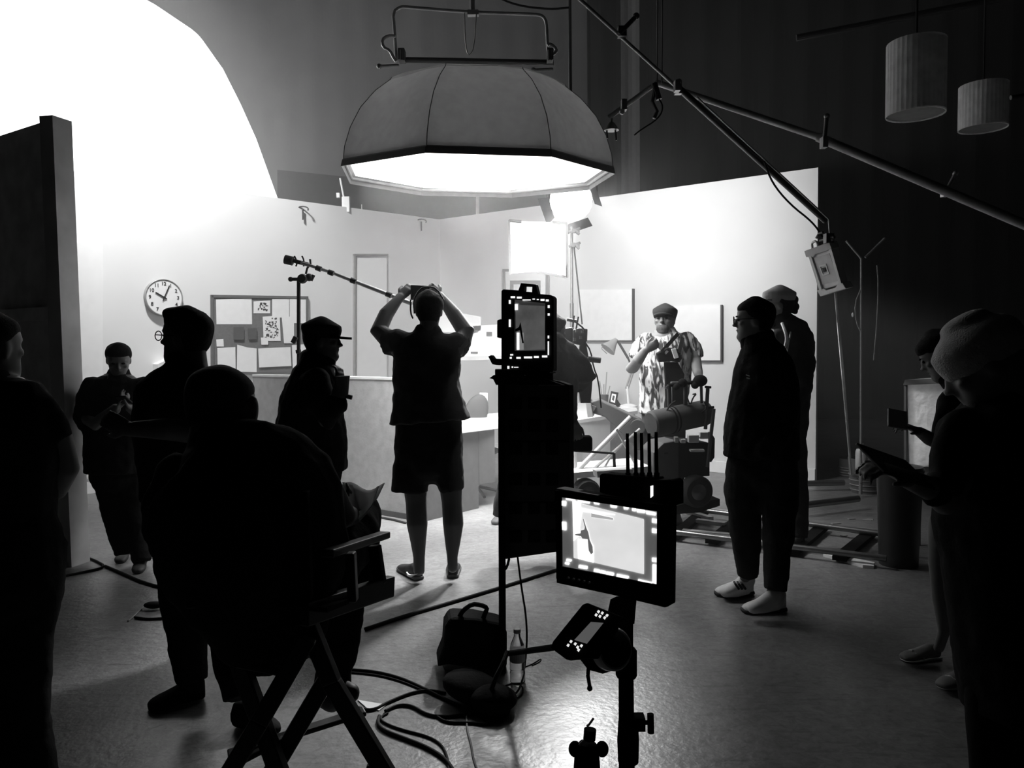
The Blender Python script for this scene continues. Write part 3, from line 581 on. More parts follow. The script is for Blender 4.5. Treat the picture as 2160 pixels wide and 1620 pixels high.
ui(MP, [(1071, 772, 1075, 778), (1080, 773, 1083, 776), (1080, 779, 1083, 782), (1085, 774, 1094, 775.5), (1085, 779, 1094, 780.5)], 'status_lights', emis('readout_white', 1.1), t, .003)
f = G(1060, 1420)
t = thing('monitor_stand', 'black upright stand pole carrying the tall monitor and its hanging pouch panel', 'stand', f)
mb = MB(); mb.bar(W(1058, 795, 3.52), W(1060, 1418, 3.52), .032); mb.build('upright', MBLK, t)
mb = MB(); mb.box(W(1105, 790, 3.5), (.26, .12, .05)); mb.px(MP, [(1030, 752), (1036, 749), (1042, 757), (1058, 757), (1058, 770), (1046, 770), (1038, 768)], -.03, 0); mb.px(MP, [(1036, 798), (1046, 791), (1140, 795), (1190, 812), (1050, 812), (1044, 800)], -.1, .02); mb.build('platform', MBLK, t)
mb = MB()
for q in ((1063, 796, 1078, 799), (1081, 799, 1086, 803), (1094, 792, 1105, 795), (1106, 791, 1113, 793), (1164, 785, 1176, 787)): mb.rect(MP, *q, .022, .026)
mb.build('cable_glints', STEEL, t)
mb = MB(); mb.tube(W(1060, 1380, 3.5), W(1180, 1364, 2.75), .012); mb.build('lower_arm', MBLK, t)
# quilted black panel hanging beneath
QP = plane3(W(1052, 800, 3.56), W(1203, 812, 3.40), W(1055, 1180, 3.56))
t = thing('pouch_panel', 'tall black padded panel with rows of pockets hanging under the monitor', 'panel', W(1125, 1175, 3.5))
mb = MB(); mb.px(QP, [(1053, 800), (1175, 803), (1200, 812), (1202, 1160), (1190, 1162), (1056, 1181)], -.06, 0); mb.build('panel', mat('panel_cloth', .035, .8, bump=.3), t, bevel=.006)
for j, yy in enumerate((840, 887, 935, 1000, 1060, 1120)):
    for i in range(3):
        mb = MB(); x = 1076 + i * 38; mb.rect(QP, x, yy, x + 25, yy + 24, .0, .006); mb.build('pocket', CLK, t, bevel=.002)
for yy in (932, 1060):
    mb = MB(); mb.rect(QP, 1056, yy - 1, 1200, yy + 1, 0, .004); mb.build('strap', MBLK, t)
mb = MB(); mb.rect(QP, 1140, 811, 1192, 813, 0, .02); mb.build('shelf_edge', GREY, t)
mb = MB(); mb.path([W(1092, 1176, 3.5), W(1100, 1240, 3.4), W(1110, 1300, 3.4), (W(1112, 1360, 3.4)), G(1104, 1430, .02), G(1092, 1462, .012), G(1070, 1472, .012)], .0045, 6, smooth=2); tag(mb.build('thin_cable', RUB), 'thin cable dropping from the pouch panel to the floor right of the stand pole', 'cable')
mb = MB(); mb.path([W(1074, 1178, 3.5), W(1070, 1195, 3.5), W(1062, 1205, 3.5)], .006, 6, smooth=1); tag(mb.build('cable_tail', RUB), 'short loose cable end under the bottom edge of the pouch panel', 'cable')

# ================================================================= FOREGROUND MONITOR
FP = plane3(W(1178, 1031, 1.82), W(1412, 1068, 1.66), W(1174, 1226, 1.82))
t = thing('video_monitor', 'foreground black video monitor showing a bright picture, on a thick stand', 'monitor', FP.at(1290, 1260))
mb = MB()
outer = [(1174, 1034), (1180, 1030), (1412, 1066), (1415, 1070), (1412, 1278), (1402, 1282), (1178, 1228), (1172, 1220)]
mb.px(FP, outer, -.035, 0); mb.build('housing', MBLK, t, bevel=.004)
inn = [(1187, 1048), (1389, 1078), (1388, 1232), (1188, 1194)]
for q in ([outer[0], outer[2], inn[1], inn[0]], [outer[2], outer[4], inn[2], inn[1]], [outer[4], outer[6], inn[3], inn[2]], [outer[6], outer[0], inn[0], inn[3]]):
    mb = MB(); mb.px(FP, q, 0, .008); mb.build('bezel', MBLK, t)
mb = MB(); mb.px(FP, [(1178, 1029), (1265, 1044), (1265, 1046), (1178, 1032)], -.03, .009); mb.build('top_edge', GREY, t)
ui(FP, [inn], 'screen', emis('screen_grey_bar', .085), t, .001)
ui(FP, [[(1210, 1058), (1359, 1095), (1359, 1210), (1212, 1176)]], 'live_picture', mat('screen_bright', .7, .5, emit=.72, var=.06, scale=18), t, .003)
ui(FP, [[(1210, 1056), (1226, 1060), (1227, 1071), (1300, 1085), (1280, 1084), (1230, 1078), (1222, 1130), (1212, 1140)], [(1221, 1136), (1243, 1140), (1254, 1150), (1254, 1186), (1222, 1178)]], 'picture_highlight', emis('screen_white', 1.4), t, .0045)
ui(FP, [[(1250, 1082), (1296, 1092), (1296, 1096), (1250, 1090)]], 'picture_shade', emis('screen_shade', .4), t, .0048)
ui(FP, [[(1216, 1126), (1228, 1124), (1229, 1118), (1236, 1116), (1237, 1111), (1233, 1094), (1234, 1094), (1240, 1113), (1244, 1122), (1247, 1138), (1253, 1152), (1254, 1165), (1250, 1168), (1245, 1160), (1243, 1136), (1232, 1135), (1229, 1130), (1217, 1128)]], 'picture_figure', emis('screen_figure', .12), t, .006)
w_ = [[(1195, 1048), (1215, 1051), (1214, 1056), (1196, 1054)], [(1220, 1052), (1246, 1056), (1245, 1062), (1221, 1058)], [(1254, 1058), (1266, 1060), (1265, 1064), (1255, 1063)], [(1289, 1063), (1303, 1065), (1302, 1071), (1290, 1070)],
      [(1317, 1068), (1328, 1070), (1326, 1074), (1318, 1074)], [(1335, 1071), (1343, 1072), (1342, 1078), (1335, 1077)], [(1345, 1073), (1362, 1076), (1361, 1082), (1345, 1080)], [(1364, 1077), (1385, 1081), (1384, 1087), (1365, 1084)],
      [(1187, 1056), (1196, 1057), (1195, 1067), (1187, 1066)], [(1187, 1100), (1196, 1101), (1196, 1118), (1188, 1117)], [(1377, 1093), (1388, 1095), (1388, 1103), (1377, 1102)], [(1377, 1114), (1388, 1116), (1387, 1124), (1377, 1123)],
      [(1377, 1176), (1388, 1177), (1387, 1185), (1377, 1184)], [(1378, 1190), (1387, 1191), (1386, 1231), (1378, 1229)], [(1197, 1178), (1208, 1180), (1206, 1184), (1196, 1183)], [(1194, 1185), (1203, 1187), (1201, 1191), (1193, 1189)],
      [(1223, 1191), (1241, 1194), (1240, 1200), (1222, 1197)], [(1255, 1199), (1266, 1201), (1266, 1207), (1254, 1205)], [(1268, 1202), (1279, 1204), (1278, 1210), (1267, 1208)], [(1281, 1205), (1297, 1208), (1295, 1214), (1280, 1211)], [(1303, 1210), (1328, 1215), (1326, 1221), (1302, 1216)], [(1348, 1221), (1378, 1228), (1376, 1233), (1347, 1227)]]
ui(FP, w_, 'screen_readouts', emis('readout_white', 1.1), t, .0035)
for i in range(5):
    mb = MB(); p = FP.at(1204 + i * 11, 1217 + i * 2.4); mb.lathe([(.0028, 0), (.0028, .006)], p + FP.n * .008, FP.n, 10); mb.build('button', GREY, t)
# receiver with antennas on top
RP = Pl(FP.p + FP.n * -.03, FP.n)
t = thing('video_receiver', 'black wireless receiver with five upright aerials on top of the foreground monitor', 'receiver', RP.at(1340, 1050))
mb = MB(); mb.px(RP, [(1264, 1002), (1270, 999), (1382, 1008), (1384, 1060), (1264, 1045)], -.05, .0); mb.build('case', MBLK, t, bevel=.003)
mb = MB(); mb.px(RP, [(1384, 1012), (1420, 1010), (1428, 1016), (1428, 1066), (1384, 1062)], -.04, .02); mb.build('battery', MBLK, t, bevel=.003)
mb = MB(); mb.px(RP, [(1381, 1023), (1386, 1022), (1386, 1044), (1381, 1048)], .02, .023); mb.build('indicator', emis('readout_white', 1.1), t)
for x, y in ((1315, 915), (1332, 912), (1345, 914), (1361, 915), (1376, 912)):
    mb = MB(); b0 = RP.at(x + 1.5, 1008) - RP.n * .02; b1 = RP.at(x, y) - RP.n * .02; mb.path([b0, b0.lerp(b1, .1), b0.lerp(b1, .5), b1], [.0052, .0042, .004, .0036], 10); mb.tube(b0 - V((0, 0, .004)), b0 + V((0, 0, .01)), .0062); mb.build('aerial', MBLK, t, smooth=True)
# stand
SD = 1.72
t = thing('stand_column', 'thick black stand column holding the foreground monitor, with a side knob', 'stand', W(1322, 1640, SD))
mb = MB(); mb.path([W(1318, 1275, SD), W(1320, 1340, SD), W(1322, 1640, SD), W(1322, 2100, SD)], [.019, .0165, .018, .018], 20); mb.build('column', MBLK, t, smooth=True)
mb = MB(); mb.lathe([(.0215, -.03), (.024, -.025), (.024, .03), (.02, .035)], W(1321, 1400, SD), seg=20); mb.lathe([(.023, -.05), (.0245, .0), (.022, .04)], W(1325, 1560, SD), seg=20); mb.build('lock_collar', MBLK, t, smooth=True)
mb = MB(); mb.box(W(1345, 1523, SD), (.03, .03, .03)); mb.tube(W(1350, 1524, SD), W(1366, 1524, SD), .005); mb.build('knob_shaft', MBLK, t)
mb = MB(); mb.tube(W(1372, 1506, SD), W(1373, 1546, SD), .0075); mb.build('t_knob', MBLK, t, smooth=True)
mb = MB(); mb.px(Pl(W(1310, 1280, SD), FP.n), [(1292, 1262), (1335, 1262), (1330, 1320), (1305, 1320), (1284, 1300)], -.02, .01); mb.build('tilt_head', MBLK, t)
c_ = W(1322, 2100, SD)
for a in (.3, 2.4, 4.5):
    mb = MB(); q = V((c_.x, c_.y, .3)); mb.tube(q, V((c_.x + .4 * math.cos(a), c_.y + .4 * math.sin(a), .02)), .012); mb.build('leg', MBLK, t)
# small recorder on an arm
KP = plane3(W(1243, 1273, 1.66), W(1302, 1300, 1.62), W(1162, 1368, 1.66))
t = thing('field_controller', 'small tilted black controller with a grey screen under the foreground monitor', 'controller', KP.at(1230, 1390))
mb = MB(); mb.px(KP, [(1228, 1275), (1238, 1271), (1310, 1300), (1296, 1330), (1256, 1388), (1235, 1388), (1195, 1392), (1160, 1366), (1166, 1352)], -.02, 0); mb.build('body', MBLK, t, bevel=.003)
mb = MB(); mb.px(KP, [(1247, 1312), (1273, 1314), (1238, 1358), (1212, 1350)], 0, .0015); mb.build('screen', emis('screen_grey_bar', .085), t)
bt = [(1262, 1291), (1270, 1294), (1265, 1301), (1275, 1304), (1280, 1299), (1257, 1298), (1204, 1354), (1198, 1362), (1213, 1359), (1220, 1372), (1226, 1363), (1218, 1366)]
for x, y in bt:
    mb = MB(); mb.px(KP, [(x - 2, y), (x + 1, y - 4), (x + 4, y - 2), (x + 1, y + 3)], 0, .003); mb.build('button', emis('button_glow', .8), t)
# gimbal ball
c = W(1285, 1368, 1.66)
t = thing('focus_wheel', 'round black hand wheel with a white ring beside the stand column', 'wheel', c)
ax = (W(1352, 1376, 1.56) - c).normalized()
mb = MB(); mb.lathe([(.012, .05), (.028, .042), (.036, .028), (.039, .02)], c, ax, 32); mb.build('front_hub', MBLK, t, smooth=True)
mb = MB(); mb.lathe([(.041, .026), (.045, .02), (.046, .0), (.042, -.006)], c, ax, 32); mb.build('white_ring', mat('ring_white', .8, .4), t, smooth=True)
mb = MB(); mb.lathe([(.042, -.004), (.04, -.03), (.025, -.045)], c, ax, 32); mb.build('rear_hub', MBLK, t, smooth=True)
mb = MB(); mb.path([W(1230, 1385, 1.66), W(1245, 1405, 1.66), W(1270, 1412, 1.68), W(1310, 1400, 1.7)], .009, 8); mb.path([W(1242, 1400, 1.66), W(1240, 1425, 1.66), W(1244, 1448, 1.66)], .004, 6); mb.ball(W(1244, 1452, 1.66), .006); mb.build('bracket', MBLK, t)
mb = MB(); mb.ball(W(1302, 1326, 1.66), (.004, .004, .009)); mb.build('indicator_light', emis('readout_white', 1.1), t)
# clamp top at the bottom edge
BD_ = 1.75
t = thing('ball_head_clamp', 'black ball head clamp rising from the bottom edge left of the stand column', 'clamp', W(1240, 1640, BD_))
mb = MB(); mb.path([W(1238, 1760, BD_), W(1238, 1640, BD_), W(1238, 1590, BD_), W(1240, 1568, BD_)], [.03, .032, .028, .02], 20); mb.build('body', MBLK, t, smooth=True)
for x in (1213, 1270):
    mb = MB(); mb.ball(W(x, 1580, BD_), (.015, .015, .018)); mb.build('side_knob', MBLK, t, smooth=2)
mb = MB(); mb.tube(W(1243, 1560, BD_), W(1245, 1538, BD_), .014); mb.build('neck', MBLK, t)
mb = MB(); mb.path([W(1238, 1532, BD_), W(1243, 1528, BD_), W(1252, 1515, BD_)], .0028, 8); mb.build('pin', STEEL, t)
mb = MB(); mb.tube(W(1222, 1572, BD_ - .02), W(1232, 1562, BD_ - .02), .003); mb.build('glint_bolt', STEEL, t)

# ================================================================= BAG, BOTTLE, CABLES
BP = VP(3.55, 1000, 1330, yaw=8)
t = thing('tote_bag', 'black soft tote bag with looped handle beside the monitor stand', 'bag', BP.at(1000, 1405))
mb = MB(); mb.px(BP, [(938, 1318), (950, 1298), (1000, 1300), (1060, 1312), (1068, 1330), (1068, 1405), (1020, 1408), (940, 1396), (921, 1404), (924, 1388), (935, 1360)], -.12, .04); o = mb.build('bag_body', CANV, t, bevel=.02)
mb = MB(); mb.path([BP.at(968, 1304), BP.at(976, 1288), BP.at(996, 1274), BP.at(1014, 1276), BP.at(1028, 1282), BP.at(1024, 1292), BP.at(1018, 1308)], .011, 8, smooth=1); mb.build('handle', CANV, t)
mb = MB(); mb.px(BP, [(930, 1398), (1012, 1402), (990, 1412), (962, 1434), (940, 1418)], -.05, .0); tag(mb.build('white_cloth', PAPER), 'crumpled white cloth under the tote bag', 'cloth')
mb = MB(); mb.px(BP, [(1034, 1390), (1052, 1392), (1050, 1400), (1026, 1410), (1018, 1406), (1036, 1402)], -.02, .0); tag(mb.build('white_rag', PAPER), 'small white rag between the tote bag and the stand pole', 'cloth')
t = thing('sand_bag', 'slumped black sandbag on the stand legs under the tote bag', 'sandbag', G(985, 1475))
c = G(1010, 1492)
mb = MB(); mb.ball(c + V((-.03, .08, .05)), (.13, .12, .055), Matrix.Rotation(.25, 3, 'Y')); o = mb.build('filled_pouch', CANV, t, smooth=2)
mb = MB(); mb.ball(c + V((.06, -.02, .045)), (.1, .09, .05)); mb.build('second_pouch', CANV, t, smooth=2)
mb = MB(); mb.path([c + V((.05, -.04, .08)), c + V((.07, -.02, .13)), c + V((.1, .02, .17)), c + V((.12, .08, .2))], .01, 8, smooth=1); mb.build('strap', RUB, t)
mb = MB(); q = G(1040, 1500); mb.lathe([(.07, 0), (.08, .03), (.075, .06), (.05, .075)], q, seg=24); tag(mb.build('cable_coil', RUB, smooth=True), 'round bundle of black cable on the floor in front of the sandbag', 'cable')
c = G(1092, 1440)
t = thing('water_bottle', 'clear plastic water bottle standing on the floor right of the stand pole', 'bottle', c)
gl = mat('clear_plastic', .95, .05, trans=.95, var=.01)
mb = MB(); s = .85; mb.lathe([(.028, 0), (.034, .008), (.034, .05), (.031, .055), (.034, .06), (.034, .15), (.03, .175), (.015, .21), (.014, .225)], c, seg=24); mb.build('bottle_body', gl, t, smooth=True)
mb = MB(); mb.lathe([(.0345, .1), (.0352, .102), (.0352, .15), (.0345, .152)], c, seg=24); mb.build('label_band', mat('label_grey', .35, .6), t)
mb = MB(); mb.lathe([(.015, .225), (.016, .227), (.016, .242), (.012, .244)], c, seg=20); mb.build('cap', GREY, t)
def cable(pts, r, lab, z=None, m=None):
    r = r * .78; mb = MB(); mb.path([G(x, y, r) for x, y in pts], r, 8, smooth=2); o = mb.build('floor_cable', m or RUB, smooth=2); return tag(o, lab, 'cable', 'cables on the floor')
cable([(735, 1412), (790, 1416), (840, 1428), (880, 1445), (905, 1458), (940, 1475), (970, 1490)], .009, 'black floor cable curving from the seated person to the sandbag')
cable([(738, 1418), (800, 1424), (850, 1438), (890, 1455), (905, 1460)], .005, 'thinner black cable running just below the upper floor cable')
cable([(745, 1490), (785, 1500), (820, 1480), (870, 1460), (905, 1455), (940, 1462)], .008, 'black cable looping up from the chair legs to the cable crossing')
cable([(812, 1500), (840, 1486), (870, 1488), (900, 1508), (940, 1512), (975, 1508), (1010, 1505)], .008, 'black cable bending along the top of the wide loop')
cable([(800, 1510), (796, 1525), (808, 1540), (850, 1556), (900, 1575), (940, 1600), (960, 1630)], .009, 'black cable forming the lower outer side of the wide loop')
cable([(818, 1504), (800, 1514), (812, 1526), (850, 1540), (900, 1552), (930, 1568), (944, 1595), (948, 1632)], .006, 'thin cable following inside the wide loop')
cable([(984, 1508), (985, 1540), (994, 1570), (998, 1600), (1010, 1632)], .005, 'thin cable running from the sandbag straight to the bottom edge', m=GREY)
cable([(1010, 1508), (1040, 1530), (990, 1524), (940, 1524), (918, 1508)], .007, 'short dark cable doubled beside the cable coil')
cable([(1046, 1470), (1060, 1448), (1085, 1440), (1102, 1446), (1104, 1462), (1090, 1474), (1060, 1478)], .004, 'thin cable ring around the water bottle')
cable([(1104, 1408), (1125, 1400), (1142, 1388), (1140, 1396), (1122, 1404)], .003, 'tiny wire loop right of the water bottle')
cable([(560, 1318), (600, 1345), (640, 1375), (680, 1400), (720, 1412)], .007, 'black cable passing behind the legs of the director chair')
cable([(770, 1327), (850, 1300), (960, 1268), (1060, 1238), (1180, 1200)], .013, 'thick dark cable crossing the floor behind the stands, left to right')
cable([(130, 1216), (170, 1208), (225, 1196), (205, 1184), (190, 1178)], .01, 'dark cable along the foot of the dark flat')
cable([(222, 1194), (260, 1210), (300, 1228), (345, 1240)], .012, 'dark cable running from the flat toward the legs of the person in glasses')
cable([(345, 1268), (318, 1272), (300, 1282), (286, 1296), (270, 1310)], .006, 'pale cable lying on the floor left of the person in glasses', m=GREY)
cable([(284, 1302), (310, 1306), (345, 1304)], .009, 'short dark cable beneath the pale one at the left')
mb = MB(); mb.ball(G(325, 1276, .025), (.06, .03, .02)); tag(mb.build('cable_connector', RUB, smooth=2), 'dark plug connector on the floor left of the person in glasses', 'plug')
cable([(806, 1092), (830, 1096), (856, 1103)], .012, 'dark strip on the floor at the foot of the partition')
mb = MB(); mb.poly([G(755, 1478), G(815, 1488), G(800, 1500), G(775, 1496)], (0, 0, .004)); tag(mb.build('paper_scrap', PAPER), 'pale sheet lying on the floor by the foot of the seated person', 'paper')
mb = MB(); mb.poly([G(1736, 1174), G(1745, 1172), G(1845, 1192), G(1843, 1200), G(1820, 1198)], (0, 0, .02)); tag(mb.build('white_lath', PAPER), 'bright white strip of wood on the floor at the end of the track', 'strip')

# ================================================================= DOLLY, CRANE AND TRACK
dD = 6.0
t = thing('camera_dolly', 'grey camera dolly with pneumatic wheels and rolled mat behind the monitors', 'dolly', G(1440, 1075))
B1 = VP(5.9, 1440, 960, yaw=12)
mb = MB(); mb.px(B1, [(1379, 955), (1400, 935), (1432, 930), (1432, 1010), (1379, 1010)], -.28, 0); mb.build('battery_box', mat('dolly_grey', .05, .6), t, bevel=.006)
mb = MB(); mb.px(B1, [(1432, 930), (1500, 935), (1500, 1005), (1432, 1010)], -.3, -.02); mb.build('chassis_box', MBLK, t, bevel=.006)
mb = MB(); mb.px(B1, [(1400, 955), (1409, 954), (1409, 957), (1401, 958)], 0, .004); mb.build('badge', BLK, t)
tl, trr = W(1372, 895, 5.75), W(1490, 870, 5.95)
mb = MB(); mb.lathe([(.085, 0), (.098, .012), (.1, .03), (.1, (trr - tl).length - .03), (.09, (trr - tl).length)], tl, trr - tl, 28); mb.build('rolled_mat', mat('mat_grey', .05, .7), t, smooth=True)
mb = MB(); ax = (trr - tl).normalized(); 
for s in (.17, .2): mb.lathe([(.103, 0), (.105, .005), (.103, .012)], tl + ax * s, ax, 28)
mb.build('mat_tie', MBLK, t)
for x, y, r in ((1236, 1038, 29), (1468, 1036, 34)):
    c = W(x, y, 5.85); rr = r * 5.85 / FPX
    w = thing_w = None
    mb = MB(); mb.lathe([(rr * .5, -.05), (rr * .85, -.06), (rr, -.035), (rr, .035), (rr * .85, .06), (rr * .5, .05)], c, (.25, -1, 0), 32); o = mb.build('wheel', RUB, t, smooth=True)
    mb = MB(); mb.lathe([(rr * .5, .0), (rr * .5, .05), (rr * .3, .062), (rr * .12, .075)], c, (.25, -1, 0), 24); mb.build('hub', DSTEEL, o, smooth=True)
mb = MB(); mb.px(B1, [(1210, 1000), (1385, 985), (1385, 1000), (1212, 1012)], -.5, -.05); mb.build('deck', mat('deck_pale', .5, .6), t)
mb = MB(); mb.px(B1, [(1250, 990), (1325, 985), (1325, 1003), (1252, 1003)], 0, .1); mb.build('side_rail', GREY, t)
for a, b, r in (((1218, 992), (1330, 880), .02), ((1240, 1000), (1350, 905), .012), ((1300, 905), (1345, 988), .01), ((1272, 992), (1290, 960), .008), ((1212, 1060), (1212, 950), .02)):
    mb = MB(); mb.tube(W(*a, 5.95), W(*b, 6.0), r); mb.build('brace', mat('deck_pale', .5, .6), t)
mb = MB(); mb.bar(W(1205, 950, 5.7), W(1295, 956, 5.7), .03, .015); mb.bar(W(1295, 956, 5.7), W(1296, 985, 5.7), .02); mb.build('side_board', DGREY, t)
# uprights
for a, b, r in (((1411, 812), (1413, 875), .017), ((1446, 810), (1446, 862), .017), ((1479, 810), (1480, 850), .011), ((1493, 818), (1488, 905), .014), ((1506, 862), (1492, 985), .014), ((1404, 818), (1418, 812), .01)):
    mb = MB(); mb.tube(W(*a, 5.8), W(*b, 5.85), r); mb.build('upright', DSTEEL, t, smooth=True)
mb = MB(); mb.box(W(1429, 838, 5.9), (.1, .06, .24)); mb.build('mast', mat('dolly_grey', .05, .6), t, bevel=.005)
mb = MB(); mb.tube(W(1410, 813, 5.8), W(1465, 806, 5.8), .014); mb.ball(W(1440, 808, 5.8), .035); mb.ball(W(1427, 816, 5.78), .025); mb.build('steering_bar', MBLK, t)
mb = MB(); mb.ball(W(1477, 803, 5.8), (.055, .04, .045)); mb.ball(W(1466, 812, 5.8), .03); mb.build('steering_knob', MBLK, t, smooth=2)
for a, b in (((1487, 816), (1500, 817)), ((1495, 860), (1506, 859))):
    mb = MB(); mb.tube(W(*a, 5.8), W(*b, 5.8), .009); mb.build('pin_handle', MBLK, t)
for pts in ([(1404, 870), (1415, 852), (1425, 846)], [(1450, 840), (1456, 856), (1462, 838), (1470, 830), (1461, 832)], [(1410, 872), (1410, 890), (1414, 880)], [(1486, 848), (1492, 860), (1480, 870)]):
    mb = MB(); mb.path([W(*p, 5.75) for p in pts], .006, 6, smooth=1); mb.build('hose', RUB, t)
for x, y, w, h in ((1462, 925, 22, 16), (1484, 918, 18, 14), (1426, 927, 8, 12), (1470, 950, 30, 5), (1440, 930, 10, 8)):
    mb = MB(); mb.box(W(x, y, 5.7), (w * 5.7 / FPX, .05, h * 5.7 / FPX)); mb.build('fitting', mat('deck_pale', .5, .6), t, bevel=.004)
mb = MB(); mb.px(B1, [(1500, 912), (1508, 925), (1507, 965), (1500, 975)], -.05, 0); mb.build('side_guard', MBLK, t)
mb = MB(); mb.px(B1, [(1415, 1068), (1430, 1062), (1512, 1050), (1512, 1064), (1470, 1078), (1418, 1082)], -.5, .05); mb.build('foot_plate', MBLK, t)
# crane arm
CP = VP(6.3, 1300, 900, yaw=-10)
t = thing('crane_arm', 'broad grey tapered crane arm sloping down toward the rolled mat', 'crane', CP.at(1340, 960))
mb = MB(); mb.px(CP, [(1240, 850), (1262, 842), (1340, 880), (1352, 886), (1362, 905), (1380, 950), (1345, 950), (1312, 915), (1276, 880), (1250, 872)], -.15, 0); mb.build('arm_beam', mat('crane_grey', .06, .6), t, bevel=.01)
mb = MB(); mb.px(CP, [(1236, 846), (1246, 842), (1252, 878), (1240, 880)], -.12, .04); mb.build('nose_plate', GREY, t, bevel=.004)
mb = MB(); mb.px(CP, [(1245, 852), (1258, 858), (1254, 866), (1248, 868)], 0, .03); mb.build('nose_bracket', DGREY, t)
mb = MB(); mb.lathe([(.06, -.02), (.06, .05)], CP.at(1345, 900), CP.n, 24); mb.build('pivot', mat('crane_grey', .06, .6), t)
# track
def gtube(a, b, r, z): return MB().tube(G(*a, z), G(*b, z), r)
for i, (a, b, lab) in enumerate((((1375, 1062), (1890, 1130), 'rear rail of the dolly track on the floor'), ((1418, 1122), (1870, 1178), 'front rail of the dolly track on the floor'))):
    tag(gtube(a, b, .022, .07).build('track_rail', mat('rail_metal', .25, .35, .9), smooth=True), lab, 'rail', 'rails of the dolly track')
for i, x in enumerate((1440, 1520, 1600, 1690, 1790)):
    y0 = 1062 + (x - 1375) * .132; mb = MB(); mb.bar(G(x + 45, y0 + 8, .03), G(x - 20, y0 + 62, .03), .09, .03)
    tag(mb.build('track_sleeper', MBLK), '%s cross tie of the dolly track, counted from the dolly' % ('first', 'second', 'third', 'fourth', 'last')[i], 'sleeper', 'cross ties of the dolly track')
for i, (a, b) in enumerate((((1440, 1068), (1545, 1082)), ((1445, 1078), (1500, 1094)), ((1470, 1098), (1530, 1106)), ((1440, 1120), (1545, 1130)))):
    tag(MB().bar(G(*a, .05), G(*b, .05), .05, .03).build('track_wedge', mat('wedge_pale', .75, .5)), 'pale wooden wedge by the dolly wheel, %s of four going forward' % ('rearmost', 'second', 'third', 'nearest')[i], 'wedge', 'wedges by the dolly')
tag(gtube((1640, 1072), (1810, 1052), .03, .1).build('steel_pipe', mat('rail_metal', .25, .35, .9)), 'long steel pipe lying behind the track toward the buckets', 'pipe')
tag(gtube((1690, 1020), (1780, 1018), .03, .08).build('floor_pipe', mat('rail_metal', .25, .35, .9)), 'pipe on the floor at the right end of the set wall', 'pipe')
rn = random.Random(5); cr = []
for i in range(14):
    x, y = rn.uniform(1660, 1880), rn.uniform(1085, 1165)
    if i < 3: continue
    cr.append((x, y))
labs = ['below the buckets', 'by the nearer bucket', 'beside the track rail', 'under the tube end', 'near the pole foot', 'at the track end', 'by the white strip', 'behind the sneakers', 'between the rails', 'beside the bin', 'near the wall end']
for (x, y), l in zip(cr, labs):
    mb = MB(); q = G(x, y); w = rn.uniform(.03, .12); mb.box(q + V((0, 0, .004)), (w, .03, .006), Matrix.Rotation(rn.uniform(-.6, .6), 3, 'Z')); tag(mb.build('floor_scrap', GREY), 'small scrap of tape on the dark floor ' + l, 'scrap', 'scraps on the floor by the track')
tag(MB().px(Pl(G(1560, 1104, .0) , (0, -1, 0)), [(1664, 1124), (1692, 1122), (1664, 1146)], 0, -.2).build('apple_box_wedge', mat('wedge_pale', .75, .5)), 'pale triangular block under the track behind the person in sneakers', 'block')

# right dark area
f = G(1815, 1050)
for (x, y, r, h, lab) in ((1826, 1001, 36, 74, 'ribbed grey bucket in front, holding the pole and a canister'), (1793, 985, 24, 40, 'smaller bucket behind the ribbed bucket')):
    c = G(x, y + h / 2); d = 7.45 if r > 30 else 8.2; rr = r * d / FPX; hh = h * d / FPX
    t = thing('bucket', lab, 'bucket', c, 'buckets at the wall end')
    mb = MB(); mb.lathe([(rr * .8, 0), (rr * .95, hh * .7), (rr, hh), (rr * .94, hh), (rr * .74, .02)], c, seg=32); mb.build('pail', mat('pail', .09, .5), t, smooth=True)
    for i in range(4):
        mb = MB(); z = hh * (.1 + .14 * i); R = rr * (.8 + .15 * (z / hh) / .7) + .004; mb.path([c + V((R * math.cos(a * .2618), R * math.sin(a * .2618), z)) for a in range(25)], .006, 6); mb.build('rib', mat('pail_rib', .2, .4), t)
mb = MB(); c = W(1817, 996, 7.35); mb.lathe([(.055, 0), (.055, .2), (.045, .225), (.018, .23), (.018, .28)], c, seg=20); tag(mb.build('canister', mat('canister', .55, .3, .3), smooth=True), 'pale metal canister standing in the ribbed bucket', 'canister')
# crowfoot stand in the dark
f = G(1818, 1050); t = thing('tall_light_stand', 'tall dim light stand with forked top right of the panel lamp', 'stand', f)
dS = 7.3
DM = mat('stand_dim', .2, .5)
mb = MB(); mb.tube(W(1816, 985, dS), W(1817, 545, dS), .011); mb.build('pole', DM, t)
for a, b in (((1817, 545), (1785, 508)), ((1825, 543), (1866, 503))):
    mb = MB(); mb.tube(W(*a, dS), W(*b, dS), .011); mb.build('fork_arm', DM, t)
mb = MB(); mb.path([W(1850, 560, dS), W(1853, 600, dS), W(1850, 680, dS), W(1843, 760, dS)], .007, 6, smooth=1); mb.build('hanging_cable', DM, t)
mb = MB(); mb.path([W(1816, 610, dS), W(1803, 640, dS), W(1806, 680, dS), W(1816, 700, dS)], .006, 6, smooth=1); mb.build('side_cable', DM, t)
mb = MB(); mb.ball(W(1799, 664, dS), (.012, .012, .022)); mb.build('tag', mat('lamp_light', .8, .5), t)
mb = MB(); mb.tube(W(1816, 985, dS), V((W(1816, 985, dS).x, W(1816, 985, dS).y, .03)), .016); mb.build('lower_tube', DM, t)
